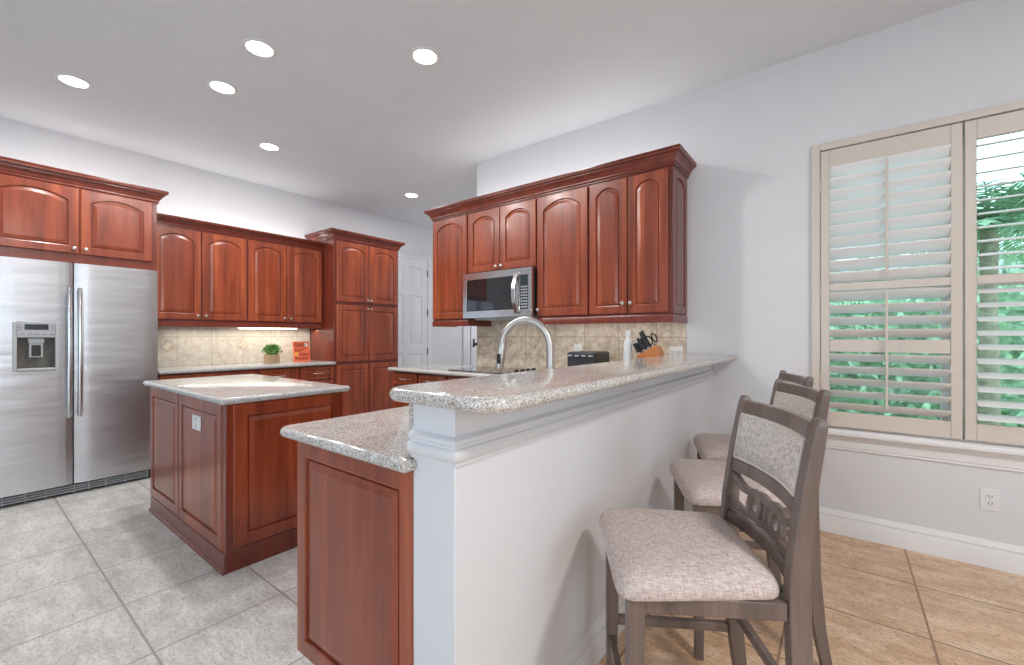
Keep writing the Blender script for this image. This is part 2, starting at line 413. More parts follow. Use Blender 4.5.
# mouldings
BB = [(0, 0), (0.018, 0), (0.018, 0.092), (0.016, 0.097), (0.010, 0.099), (0.010, 0.106), (0.015, 0.108), (0.015, 0.116), (0.009, 0.126), (0.006, 0.138), (0, 0.14)]
b1 = MB(); molding(b1, [(-0.719, YW), (2.62, YW)], BB); struct('baseboard_back', b1, M['trim'])
b2 = MB(); molding(b2, [(-0.886, 0.735), (-0.735, 0.735), (-0.735, YW)], BB); struct('baseboard_bar', b2, M['trim'])
b3 = MB(); molding(b3, [(XL, 3.83), (XL, 3.86)], BB); struct('baseboard_left', b3, M['trim'])
b4 = MB(); molding(b4, [(-0.886, 0.735), (-0.735, 0.735), (-0.735, YW)],
        [(0, 0.905), (0.007, 0.905), (0.008, 0.914), (0.013, 0.917), (0.020, 0.926), (0.022, 0.938), (0.019, 0.946), (0.012, 0.949), (0.012, 0.956), (0.017, 0.960), (0.017, 0.968), (0.010, 0.974), (0, 0.976)])
struct('trim_1', b4, M['barwall'])
sill = MB()
molding(sill, [(-0.18, YW), (1.23, YW)], [(0, 0.61), (0.05, 0.61), (0.062, 0.616), (0.066, 0.63), (0.062, 0.642), (0.05, 0.648), (0, 0.648)])
molding(sill, [(-0.155, YW), (1.205, YW)], [(0, 0.518), (0.006, 0.518), (0.012, 0.525), (0.012, 0.535), (0.016, 0.54), (0.016, 0.578), (0.024, 0.588), (0.026, 0.596), (0.036, 0.602), (0.036, 0.610), (0, 0.610)])
struct('trim_2', sill, M['trim'])

# window: casing, sashes and glass
win = MB()
for (x0, x1, z0, z1) in ((-0.147, -0.103, 0.65, 2.414), (1.151, 1.195, 0.65, 2.414)):
    win.box(x0, x1, YW-0.03, YW-0.0005, z0, z1)
win.box(-0.103, 1.151, YW-0.03, YW-0.0005, 2.372, 2.414)
win.box(-0.103, 1.151, YW-0.012, YW-0.0005, 0.65, 0.66)
wo = struct('window_1', win, M['cream'], bev=0.003)
sash = MB()
for x0, x1 in ((-0.10, 0.50), (0.548, 1.148)):
    for a in ((x0, x0+0.045, 0.655, 2.37), (x1-0.045, x1, 0.655, 2.37), (x0, x1, 0.655, 0.70), (x0, x1, 2.325, 2.37), (x0+0.045, x1-0.045, 1.49, 1.54)):
        sash.box(a[0], a[1], YW+0.09, YW+0.13, a[2], a[3])
sash.box(0.50, 0.548, YW+0.08, YW+0.14, 0.655, 2.37)
struct('window_frame', sash, M['trim'], parent=wo, bev=0.002)
gp = MB(); gp.box(-0.055, 0.455, YW+0.108, YW+0.112, 0.70, 2.325); gp.box(0.593, 1.103, YW+0.108, YW+0.112, 0.70, 2.325)
struct('window_pane', gp, M['glass'], parent=wo, smooth=False)

# plantation shutters
def shutter(x0, x1, tilt, label, closed=None):
    root = thing('plantation_shutter', label, 'shutter', (x0, YW-0.014, 0.662), 0, 'plantation shutters in the window')
    W = x1-x0; y0, y1 = -0.014, 0.016
    zb, zt = 0.662, 2.365
    L = lambda z: z-zb
    f = MB()
    f.box(0, 0.045, y0, y1, 0, L(zt)); f.box(W-0.045, W, y0, y1, 0, L(zt))
    f.box(0.045, W-0.045, y0, y1, 0, L(0.752)); f.box(0.045, W-0.045, y0, y1, L(1.492), L(1.538)); f.box(0.045, W-0.045, y0, y1, L(2.262), L(zt))
    lpart('frame', f, M['cream'], root, 0.003)
    for (za, zb2, n) in ((0.752, 1.492, 10), (1.538, 2.262, 10)):
        sp = (zb2-za)/n
        for i in range(n):
            zc = za+sp*(i+0.5); t = math.radians(tilt[0] if za < 1 else tilt[1])
            if closed and abs(zc-closed) < sp*0.55:
                lpart('divider_rail', MB().box(0.046, W-0.046, y0+0.004, y1-0.004, L(zc)-0.038, L(zc)+0.036), M['cream'], root, 0.002); continue
            mb = MB(); hw, ht = 0.043, 0.0055
            sec = []
            for k in range(16):
                a = 2*PI*k/16; u = hw*math.cos(a); v = ht*math.sin(a)*(1.0)
                # tilt > 0 lifts the room edge (-y)
                yy = u*math.cos(t) + v*math.sin(t); zz = -u*math.sin(t) + v*math.cos(t)
                sec.append((yy, zz))
            mb.loops([[(x, yy, L(zc)+zz) for yy, zz in sec] for x in (0.046, W-0.046)])
            lpart('louver', mb, M['louver'], root)
    for za, zb2 in ((0.80, 1.47), (1.56, 2.245)):
        lpart('tilt_rod', MB().box(W/2-0.006, W/2+0.006, -0.054, -0.042, L(za), L(zb2)), M['cream'], root, 0.002)
    for z in (0.95, 1.50, 2.15):
        lpart('hinge', MB().lathe([(0.004, L(z)-0.03), (0.004, L(z)+0.03)], (-0.0005 if x0 < 0.3 else W+0.0005, y0-0.004, 0), n=8), M['cream'], root)
    return root
shutter(-0.10, 0.520, (35, 46), 'cream shutter panel beside the stools with louvers tilted nearly closed', 1.152)
shutter(0.528, 1.148, (-18, -14), 'cream shutter panel with louvers open on the palm garden')

# outdoors: lawn, wall, palms, shrubs
struct('ground_outside', MB().box(-8, 9, YW+0.17, 14, -0.25, -0.15), M['lawn'], smooth=False)
gw = MB(); gw.box(-5.5, 8, 8.0, 8.15, -0.15, 2.3)
solo('garden_wall', gw, M['stucco'], 'pale stucco garden wall beyond the palms outside the window', 'wall', loc=(1, 8.0, -0.15))['kind'] = 'structure'
def frond(mb, base, ang, elev, ln, droop):
    p = Vector(base); pts = []; e = elev; seg = 12
    for i in range(seg+1):
        pts.append(p.copy())
        d = Vector((math.cos(ang)*math.cos(e), math.sin(ang)*math.cos(e), math.sin(e)))
        p = p + d*(ln/seg); e -= droop/seg
    mb.tube(pts, [0.012*(1-i/(seg+1)) + 0.002 for i in range(seg+1)], 5)
    side = Vector((-math.sin(ang), math.cos(ang), 0))
    for i in range(2, seg*2):
        t = i/(seg*2); k = min(int(t*seg), seg-1); q = pts[k].lerp(pts[k+1], t*seg-k)
        tan = (pts[k+1]-pts[k]).normalized(); ll = ln*0.34*math.sin(PI*min(1, t*0.85+0.15))
        for s in (-1, 1):
            d = (side*s*0.8 + tan*0.55 + Vector((0, 0, -0.25+random.uniform(-.15, .15)))).normalized()
            wv = tan*0.013; tip = q + d*ll; midp = q + d*ll*0.5 + Vector((0, 0, 0.02))
            up = Vector((0, 0, 0.002))
            mb.add([q-wv, q+wv, midp+wv*0.9, midp-wv*0.9, tip, q+up, midp+up], [(0, 1, 2, 3), (3, 2, 4), (5, 1, 0), (6, 2, 3)])
def palm(x, y, h, n, ln, label):
    root = thing('garden_palm', label, 'palm', (x, y, -0.15), 0, 'palms outside the window')
    tr = MB(); tr.lathe([(0.09, 0), (0.075, h*0.3), (0.06, h*0.7), (0.065, h)], n=12); lpart('trunk', tr, M['bark'], root)
    fo = MB()
    for i in range(n):
        frond(fo, (0, 0, h), 2*PI*i/n + random.uniform(-.2, .2), random.uniform(0.15, 1.25), ln*random.uniform(.8, 1.1), random.uniform(1.0, 1.7))
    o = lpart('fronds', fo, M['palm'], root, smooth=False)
palm(-0.40, 5.7, 1.4, 22, 0.9, 'small palm with arching fronds beyond the nearly closed shutter')
palm(1.10, 5.9, 2.35, 40, 0.95, 'tall palm with arching fronds beyond the open shutter')
palm(-1.3, 6.4, 2.1, 16, 0.7, 'palm standing nearest the kitchen side outside')
palm(3.1, 6.3, 2.7, 30, 0.8, 'palm outside, farthest from the kitchen')
def shrub(x, y, r, label):
    mb = MB()
    for i in range(420):
        a = random.uniform(0, 2*PI); e = random.uniform(-0.2, 1.4); rr = r*random.uniform(.55, 1)
        c = Vector((math.cos(a)*math.cos(e)*rr, math.sin(a)*math.cos(e)*rr, r*0.7 + math.sin(e)*rr*0.9))
        d = Vector((random.uniform(-1, 1), random.uniform(-1, 1), random.uniform(-.3, 1))).normalized()
        s = d.cross(Vector((random.uniform(-1, 1), random.uniform(-1, 1), 0.3))).normalized()
        l = random.uniform(.06, .11); mb.add([c, c+d*l*.5+s*l*.22, c+d*l, c+d*l*.5-s*l*.22], [(0, 1, 2, 3)])
    mb.lathe([(r*0.5, 0), (r*0.7, r*0.5), (r*0.5, r*1.1), (0.02, r*1.35)], n=10)
    solo('garden_shrub', mb, M['shrub'], label, 'shrub', loc=None, smooth=False, group='shrubs outside the window').location = (x, y, -0.15)
def hedge(x0, x1, y0, y1, h, n):
    mb = MB()
    K = 14
    mb.loops([[(x0+(x1-x0)*i/K, y0+0.25+0.08*math.sin(i*1.7)+0.1*z, z) for i in range(K+1)] + [(x1, y1, z), (x0, y1, z)] for z in (-0.15, h*0.5, h*0.85)])
    for i in range(n):
        c = Vector((random.uniform(x0, x1), y0+random.uniform(0, 0.35), random.uniform(-0.1, h)))
        if c.z > h*0.8: c.y += random.uniform(0, 0.5)
        a = random.uniform(0, 2*PI); d = Vector((math.cos(a), -0.5, math.sin(a)*0.8)).normalized()
        sd = d.cross(Vector((random.uniform(-.4, .4), -1, random.uniform(-.4, .4)))).normalized(); l = random.uniform(.10, .26)
        mb.add([c, c+d*l*.5+sd*l*.16, c+d*l, c+d*l*.5-sd*l*.16], [(0, 1, 2, 3)])
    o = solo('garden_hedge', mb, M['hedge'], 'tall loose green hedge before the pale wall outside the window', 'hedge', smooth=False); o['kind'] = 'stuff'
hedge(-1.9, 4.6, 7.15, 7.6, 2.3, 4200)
shrub(-0.45, 4.55, 0.42, 'low shrub beyond the nearly closed shutter')
shrub(0.75, 4.75, 0.42, 'low shrub in front of the small palm outside')
shrub(2.3, 4.45, 0.45, 'low shrub beyond the open shutter')

# doors to the hall
def six_panel(mb, y0, y1, z1, x):
    """door leaf facing +x with sunk panels"""
    W = y1-y0; st = 0.115
    cols = ((y0+st, y0+W/2-0.05), (y0+W/2+0.05, y1-st))
    rows = ((0.24, 0.92), (1.06, 1.86), (2.0, z1-0.12))
    ys = [y0, cols[0][0], cols[0][1], cols[1][0], cols[1][1], y1]; zs = [0.012] + [v for r in rows for v in r] + [z1]
    for i in range(5):
        for j in range(7):
            a, b, c, d = ys[i], ys[i+1], zs[j], zs[j+1]
            if i in (1, 3) and j in (1, 3, 5):
                L = []
                for ins, dx in ((0, 0), (0.008, -0.008), (0.02, -0.008), (0.045, -0.001)):
                    L.append([(x+dx, a+ins, c+ins), (x+dx, b-ins, c+ins), (x+dx, b-ins, d-ins), (x+dx, a+ins, d-ins)])
                mb.loops(L, cap0=False)
            else: mb.add([(x, a, c), (x, b, c), (x, b, d), (x, a, d)], [(0, 1, 2, 3)])
    mb.box(x-0.03, x-0.012, y0, y1, 0.012, z1)
d1 = MB(); six_panel(d1, 3.95, 4.83, 2.44, XL+0.034)
do = struct('door_1', d1, M['door'])
cs = MB()
for y0, y1, z0, z1 in ((4.835, 4.935, 0, 2.545), (3.845, 3.945, 0, 2.545), (3.945, 4.835, 2.445, 2.545)):
    cs.box(XL+0.0005, XL+0.02, y0, y1, z0, z1); cs.box(XL+0.0005, XL+0.028, y0+0.012 if y1-y0 < .2 else y0, y0+0.04 if y1-y0 < .2 else y1, z0 if y1-y0 < .2 else z0+0.06, z1)
struct('trim_3', cs, M['door'], bev=0.003)
for z in (0.96, 1.60, 2.25):
    struct('hinge', MB().lathe([(0.008, z-0.05), (0.008, z+0.05)], (XL+0.04, 4.832, 0), n=10), M['black'], parent=do)
d2 = MB(); six_panel(d2, 5.90, 6.66, 2.44, XL+0.034)
do2 = struct('door_2', d2, M['door'])
cs = MB()
for y0, y1, z0, z1 in ((5.70, 5.895, 0, 2.56), (6.665, 6.80, 0, 2.56), (5.895, 6.665, 2.445, 2.56)):
    cs.box(XL+0.0005, XL+0.02, y0, y1, z0, z1)
cs.box(XL+0.02, XL+0.03, 5.715, 5.76, 0, 2.5); cs.box(XL+0.02, XL+0.026, 5.80, 5.88, 0, 2.45)
struct('trim_4', cs, M['door'], bev=0.003)
hd = MB(); hd.lathe([(0.028, 0.034), (0.028, 0.042), (0.010, 0.05), (0.010, 0.075), (0.03, 0.085), (0.03, 0.105), (0.012, 0.115)], (XL, 5.97, 1.06), 'x', 16)
hd.box(XL+0.035, XL+0.04, 5.945, 5.995, 1.0, 1.16)
struct('door_handle', hd, M['black'], parent=do2)

# ------------------------------------------------------------------ recessed ceiling lights
def can(x, y, label, power):
    t = thing('recessed_ceiling_light', label, 'ceiling light', (x, y, ZC), 0, 'recessed ceiling lights')
    r = MB(); r.lathe([(0.070, -0.001), (0.097, -0.001), (0.097, -0.005), (0.088, -0.009), (0.074, -0.007), (0.070, -0.001)], n=32, cap0=False, cap1=False)
    lpart('trim_ring', r, M['white'], t)
    lpart('lens', MB().lathe([(0.073, -0.002), (0.073, -0.006), (0.04, -0.008)], n=32), M['can'], t)
    l = bpy.data.lights.new('recessed_lamp', 'AREA'); l.shape = 'DISK'; l.size = 0.14; l.energy = power; l.color = (1.0, 0.98, 0.965)
    o = bpy.data.objects.new('recessed_lamp', l); o.parent = t; o.location = (0, 0, -0.012); C.objects.link(o)
can(-4.308, 0.534, 'recessed ceiling light nearest the refrigerator', 14.6)
can(-2.891, 1.179, 'recessed ceiling light over the front of the island, nearest the bar of the kitchen pair', 17.2)
can(-3.558, 1.201, 'recessed ceiling light over the middle of the island', 14.6)
can(-2.127, 1.86, 'recessed ceiling light nearest the bar, alone in the middle of the ceiling', 18.9)
can(-4.322, 1.851, 'recessed ceiling light above the back counter with the plant', 14.6)
can(-4.369, 3.594, 'small-looking recessed ceiling light farthest away near the pantry and door', 12.9)

# ------------------------------------------------------------------ cabinet parts
def arch_loop(x0, x1, z0, z1, rise, ins, y, n=14):
    """loop: bottom-left, bottom-right, then the (arched) top from right to left"""
    pts = [(x0+ins, y, z0+ins), (x1-ins, y, z0+ins)]
    if rise <= 0:
        for i in range(n+1):
            pts.append((x1-ins-(x1-x0-2*ins)*i/n, y, z1-ins))
        return pts
    c = x1-x0; R = (c*c/4+rise*rise)/(2*rise); cx = (x0+x1)/2; cz = z1-R
    for i in range(n+1):
        x = (x1-ins) - (c-2*ins)*i/n
        pts.append((x, y, cz + math.sqrt(max(0, (R-ins)**2-(x-cx)**2))))
    return pts
def door_mesh(x0, x1, z0, z1, rise=0.0, stile=0.058, flat=False, t=0.021, n=14):
    """raised-panel door, face at y=-t, back at y=0"""
    mb = MB()
    def outer(ins, y):
        pts = [(x0+ins, y, z0+ins), (x1-ins, y, z0+ins)]
        inn = arch_loop(x0+stile, x1-stile, z0+stile, z1-stile*(0.85 if rise else 1), rise, 0, y, n)
        for i in range(n+1):
            x = inn[2+i][0]
            if i == 0: x = x1-ins
            if i == n: x = x0+ins
            pts.append((x, y, z1-ins))
        return pts
    L = [outer(0, 0), outer(0, -t+0.006), outer(0.002, -t+0.002), outer(0.006, -t)]
    zt = z1-stile*(0.85 if rise else 1)
    A = lambda ins, dy: arch_loop(x0+stile, x1-stile, z0+stile, zt, rise, ins, -t+dy, n)
    L += [A(0, 0), A(0.003, 0.0015), A(0.006, 0.012), A(0.012, 0.012)]
    if flat: L += [A(0.018, 0.0105)]
    else: L += [A(0.0145, 0.0065), A(0.034, 0.002), A(0.038, 0.0008)]
    return mb.loops(L, cap0=True, cap1=True)
def knob_mesh(x, z, y=-0.021):
    mb = MB()
    return mb.lathe([(0.007, y), (0.007, y-0.004), (0.005, y-0.008), (0.006, y-0.013), (0.013, y-0.017), (0.0155, y-0.022), (0.012, y-0.028), (0.004, y-0.030)], (x, 0, z), 'y', 16)
def pull_mesh(x, z, y=-0.021, w=0.096):
    mb = MB(); mb.tube([(x-w/2, y, z), (x-w/2, y-0.020, z), (x-w/2+0.012, y-0.027, z), (x, y-0.030, z), (x+w/2-0.012, y-0.027, z), (x+w/2, y-0.020, z), (x+w/2, y, z)], 0.005, 8)
    return mb
def cabinet(name, label, cat, loc, rz, W, D, H, doors, group=None, knob='knob', toe=0, body=None):
    t = thing(name, label, cat, loc, rz, group)
    bm_ = MB(); bm_.box(0, W, 0, D, toe, H)
    if toe: bm_.box(0.0, W, 0.06, D, 0.0, toe)
    lpart('body', bm_, M['cherry_d'] if body is None else body, t, 0.002)
    for d in doors:
        if d.get('kind') == 'drawer':
            o = lpart('drawer_front', door_mesh(d['x0'], d['x1'], d['z0'], d['z1'], 0, 0.026), M['cherry'], t)
            lpart('drawer_pull', pull_mesh((d['x0']+d['x1'])/2, (d['z0']+d['z1'])/2), M['nickel'], o)
        else:
            o = lpart('cabinet_door', door_mesh(d['x0'], d['x1'], d['z0'], d['z1'], d.get('rise', 0), d.get('stile', 0.058)), M['cherry'], t)
            if d.get('knob'): lpart('door_knob', knob_mesh(*d['knob']), M['nickel'], o)
    return t
R90 = PI/2
def crown(path, zb, zt, out=0.07):
    h = zt-zb; mb = MB()
    prof = [(-0.004, zb), (0.005, zb), (0.005, zb+h*0.08), (0.012, zb+h*0.10), (0.015, zb+h*0.15), (0.012, zb+h*0.20), (0.012, zb+h*0.27), (0.018, zb+h*0.285), (0.023, zb+h*0.42), (0.033, zb+h*0.55), (0.046, zb+h*0.64), (0.048, zb+h*0.66),
            (0.048, zb+h*0.71), (out-0.008, zb+h*0.725), (out-0.001, zb+h*0.78), (out, zb+h*0.86), (out-0.006, zb+h*0.905), (out-0.006, zb+h*0.925), (out, zb+h*0.93), (out, zt), (-0.004, zt)]
    return molding(mb, path, prof)

# --- cabinet over the refrigerator (front faces +x): local x -> world y
XF = -4.921
fz = 1.805
t = cabinet('wall_cabinet', 'cherry cabinet with two arched doors above the steel refrigerator', 'cabinet', (XF, 0.10, fz), R90, 1.04, 0.575, 0.63,
    [dict(x0=0.045, x1=0.536, z0=0.075, z1=0.605, rise=0.055, knob=(0.507, 0.115)), dict(x0=0.546, x1=1.005, z0=0.075, z1=0.605, rise=0.055, knob=(0.575, 0.115))], 'cherry wall cabinets')
wpart('crown_molding', crown([(XL+0.003, 1.14), (XF+0.004, 1.14), (XF+0.004, 0.02)][::-1], 2.405, 2.525), M['cherry_d'], t)

# --- refrigerator
fx = -4.66; fy0, fy1, fs = 0.165, 1.088, 0.576
fr = thing('refrigerator', 'stainless steel side-by-side refrigerator with dispenser in its freezer door', 'refrigerator', (-5.05, (fy0+fy1)/2, 0), R90)
wpart('body', MB().box(-5.46, -4.745, fy0+0.004, fy1-0.004, 0.02, 1.765), M['grey'], fr, 0.004)
def fridge_door(y0, y1, hole=None):
    mb = MB(); z0, z1 = 0.085, 1.775; ny = 10
    def xs(y):  # slight crown of the door face
        u = (y-y0)/(y1-y0)*2-1; return fx - 0.010*abs(u)**10 - 0.003*u*u
    if hole is None:
        ys = [y0+(y1-y0)*i/ny for i in range(ny+1)]
        mb.loops([[(xs(y), y, z) for y in ys] + [(-4.735, y1, z), (-4.735, y0, z)] for z in (z0, z1)])
    else:
        hy0, hy1, hz0, hz1 = hole
        ys = [y0, y0+0.03, (y0+hy0)/2, hy0, (hy0*2+hy1)/3, (hy0+2*hy1)/3, hy1, (hy1+y1)/2, y1-0.02, y1]; zs = [z0, hz0, hz1, z1]
        for i in range(len(ys)-1):
            for j in range(3):
                if j == 1 and ys[i] >= hy0-1e-6 and ys[i+1] <= hy1+1e-6: continue
                mb.add([(xs(ys[i]), ys[i], zs[j]), (xs(ys[i+1]), ys[i+1], zs[j]), (xs(ys[i+1]), ys[i+1], zs[j+1]), (xs(ys[i]), ys[i], zs[j+1])], [(0, 1, 2, 3)])
        for z in (z0, z1): mb.add([(xs(y), y, z) for y in ys] + [(-4.735, y1, z), (-4.735, y0, z)], [tuple(range(len(ys)+2))])
        mb.add([(xs(y0), y0, z0), (xs(y0), y0, z1), (-4.735, y0, z1), (-4.735, y0, z0)], [(0, 1, 2, 3)])
        mb.add([(xs(y1), y1, z0), (xs(y1), y1, z1), (-4.735, y1, z1), (-4.735, y1, z0)], [(0, 1, 2, 3)])
        mb.add([(-4.735, y0, z0), (-4.735, y1, z0), (-4.735, y1, z1), (-4.735, y0, z1)], [(0, 1, 2, 3)])
    return mb
def handle_mesh(y):
    mb = MB(); z0, z1 = 0.60, 1.585
    pts = [(fx-0.015, y, z0+0.025), (fx+0.03, y, z0+0.02)] 
    K = 16; path = [(fx+0.028+0.028*math.sin(PI*i/K), y, z0+(z1-z0)*i/K) for i in range(K+1)]
    mb.tube(path, [0.012]+[0.0155]*(K-1)+[0.012], 12)
    mb.box(fx-0.02, fx+0.03, y-0.011, y+0.011, z0+0.01, z0+0.05); mb.box(fx-0.02, fx+0.03, y-0.011, y+0.011, z1-0.05, z1-0.01)
    return mb
H0, H1, HZ0, HZ1 = 0.275, 0.495, 0.962, 1.318
fd = wpart('freezer_door', fridge_door(fy0, fs-0.004, (H0, H1, HZ0, HZ1)), M['steel'], fr)
wpart('door_handle', handle_mesh(0.549), M['steel2'], fd)
gd = wpart('fridge_door', fridge_door(fs+0.004, fy1), M['steel'], fr)
wpart('door_handle', handle_mesh(0.607), M['steel2'], gd)
wpart('badge', MB().box(fx-0.012, fx-0.004, 0.968, 1.036, 1.683, 1.704), M['white'], gd, 0.002)
dp = MB()
# dispenser surround, recess and tray
for a in ((H0-0.006, H0+0.016, HZ0, HZ1), (H1-0.016, H1+0.006, HZ0, HZ1), (H0+0.016, H1-0.016, HZ0-0.004, HZ0+0.02), (H0+0.016, H1-0.016, 1.205, HZ1+0.004)):
    dp.box(fx-0.03, fx+0.006, a[0], a[1], a[2], a[3])
dis = wpart('ice_dispenser', dp, M['lgrey'], fr, 0.004)
rc = MB()
rc.box(fx-0.072, fx-0.066, H0, H1, HZ0, 1.21); rc.box(fx-0.066, fx-0.02, H0+0.012, H0+0.017, HZ0+0.02, 1.21); rc.box(fx-0.066, fx-0.02, H1-0.017, H1-0.012, HZ0+0.02, 1.21); rc.box(fx-0.066, fx-0.02, H0, H1, 1.20, 1.206)
wpart('recess', rc, M['recess'], dis)
wpart('display', MB().box(fx+0.005, fx+0.008, 0.327, 0.445, 1.262, 1.302), M['display'], dis, 0.001)
for i in range(5): wpart('dispenser_button', MB().box(fx+0.005, fx+0.009, 0.305+0.036*i, 0.329+0.036*i, 1.224, 1.236), M['grey'], dis, 0.001)
for k in (0, 1, 2):
    for ya in (0.290, 0.456): wpart('dispenser_button', MB().box(fx+0.005, fx+0.009, ya, ya+0.024, 1.256+0.018*k, 1.263+0.018*k), M['grey'], dis, 0.001)
pd = MB(); pd.box(fx-0.05, fx-0.012, 0.345, 0.425, 1.165, 1.20); pd.box(fx-0.04, fx-0.02, 0.35, 0.42, 1.06, 1.165); pd.cur = 1; pd.box(fx-0.02, fx-0.014, 0.362, 0.408, 1.07, 1.15)
wpart('dispenser_paddle', pd, [M['lgrey'], M['black']], dis, 0.003)
wpart('drip_tray', MB().box(fx-0.066, fx+0.012, H0+0.016, H1-0.016, HZ0+0.004, HZ0+0.016), M['lgrey'], dis, 0.003)
gr = MB(); gr.box(-4.78, -4.72, fy0, fy1, 0.004, 0.08)
gr.cur = 1
for k in range(3): gr.box(-4.72, -4.695, fy0+0.05, fy1-0.06, 0.020+0.018*k, 0.030+0.018*k)
for y in (0.22, 0.33, 0.43, 0.58, 0.66, 0.76, 0.88, 1.02): gr.box(-4.72, -4.692, y, y+0.008, 0.012, 0.076)
wpart('base_grille', gr, [M['black'], M['grey']], fr)

# --- upper cabinets along the refrigerator wall
XU = -5.171
UZ, UH = 1.365, 0.935
cabinet('wall_cabinet', 'cherry wall cabinet with two arched doors right beside the refrigerator', 'cabinet', (XU, 1.145, UZ), R90, 0.83, 0.325, UH,
    [dict(x0=0.005, x1=0.402, z0=0.015, z1=0.905, rise=0.06, knob=(0.372, 0.055)), dict(x0=0.412, x1=0.825, z0=0.015, z1=0.905, rise=0.06, knob=(0.442, 0.055))], 'cherry wall cabinets')
cabinet('wall_cabinet', 'cherry wall cabinet with two arched doors next to the tall pantry', 'cabinet', (XU, 1.977, UZ), R90, 0.868, 0.325, UH,
    [dict(x0=0.006, x1=0.418, z0=0.015, z1=0.905, rise=0.06, knob=(0.388, 0.055)), dict(x0=0.430, x1=0.850, z0=0.015, z1=0.905, rise=0.06, knob=(0.460, 0.055))], 'cherry wall cabinets')
solo('crown_molding', crown([(XU, 2.847), (XU, 1.145)][::-1], 2.283, 2.375), M['cherry_d'], 'cherry crown molding over the four doors between refrigerator and pantry', 'molding', loc=(XU, 2.0, 2.283))
lr = MB(); lr.box(XU-0.018, XU+0.004, 1.145, 2.845, 1.308, 1.3645)
solo('light_rail', lr, M['cherry_d'], 'cherry rail under the wall cabinets beside the refrigerator', 'rail', 0.004, loc=(XU, 2.0, 1.308))
us = thing('under_cabinet_light', 'glowing light strip under the wall cabinets above the plant', 'light', (-5.33, 2.27, 1.36))
wpart('housing', MB().box(-5.36, -5.30, 1.95, 2.60, 1.308, 1.3645), M['white'], us, 0.002)
wpart('lens', MB().box(-5.352, -5.304, 1.96, 2.59, 1.294, 1.3078), M['strip'], us)
l = bpy.data.lights.new('under_cabinet_area', 'AREA'); l.shape = 'RECTANGLE'; l.size = 0.04; l.size_y = 1.5; l.energy = 4.5; l.color = (1, 0.94, 0.85)
o = bpy.data.objects.new('under_cabinet_area', l); o.parent = us; o.location = (0, -0.15, -0.072); C.objects.link(o)

# --- pantry
PY0, PY1, XP = 2.852, 3.812, -4.921
pt = cabinet('pantry_cabinet', 'tall cherry pantry cabinet with six doors beside the white door', 'cabinet', (XP, PY0, 0), R90, PY1-PY0, 0.575, 2.42,
    [dict(x0=0.03, x1=0.476, z0=1.640, z1=2.385, rise=0.06, knob=(0.452, 1.672)), dict(x0=0.484, x1=0.93, z0=1.640, z1=2.385, rise=0.06, knob=(0.508, 1.672)),
     dict(x0=0.03, x1=0.476, z0=0.893, z1=1.600, knob=(0.452, 1.565)), dict(x0=0.484, x1=0.93, z0=0.893, z1=1.600, knob=(0.508, 1.565)),
     dict(x0=0.03, x1=0.476, z0=0.11, z1=0.855), dict(x0=0.484, x1=0.93, z0=0.11, z1=0.855)], toe=0.10)
wpart('crown_molding', crown([(XL+0.003, PY0), (XP, PY0), (XP, PY1), (XL+0.003, PY1)], 2.40, 2.515), M['cherry_d'], pt)

# --- base cabinets and counter along the refrigerator wall
XB = -4.921
def base_left(y0, y1, label):
    W = y1-y0
    cabinet('base_cabinet', label, 'cabinet', (XB, y0, 0), R90, W-0.002, 0.575, 0.866,
        [dict(x0=0.012, x1=W-0.014, z0=0.70, z1=0.848, kind='drawer'), dict(x0=0.012, x1=W-0.014, z0=0.13, z1=0.685, knob=(0.05, 0.64))], 'cherry base cabinets', toe=0.10)
base_left(1.145, 1.985, 'cherry base cabinet between the refrigerator and the plant, behind the island')
base_left(1.985, 2.428, 'cherry base cabinet with a drawer under the small potted plant')
base_left(2.428, 2.850, 'cherry base cabinet with a drawer under the orange book')
solo('granite_countertop', slab([(XL+0.003, 1.145), (-4.87, 1.145), (-4.87, 2.849), (XL+0.003, 2.849)], [0, 0, 0, 0], 0.867, 0.902, 0.012), M['granite_i'],
     'pale granite countertop holding the plant and the orange book', 'countertop', loc=(-5.18, 2.0, 0.867))
bs = MB(); bs.box(XL+0.001, XL+0.012, 1.145, 2.849, 0.9025, 1.364); bs.cur = 1
def diamond_x(mb, y, z, r, x):
    mb.loops([[(x, y-r, z), (x, y, z-r), (x, y+r, z), (x, y, z+r)], [(x+0.002, y-r, z), (x+0.002, y, z-r), (x+0.002, y+r, z), (x+0.002, y, z+r)]])
bs.cur = 2
for y in (1.36, 2.06, 2.68): diamond_x(bs, y, 1.11, 0.062, XL+0.0122)
bs.cur = 1
for y in (1.36, 2.06, 2.68): diamond_x(bs, y, 1.11, 0.053, XL+0.0135)
solo('tile_backsplash', bs, [M['bs_left'], M['bs_in_p'], M['bs_in']], 'pale stone tile backsplash behind the plant and the book', 'backsplash', loc=None, smooth=False)

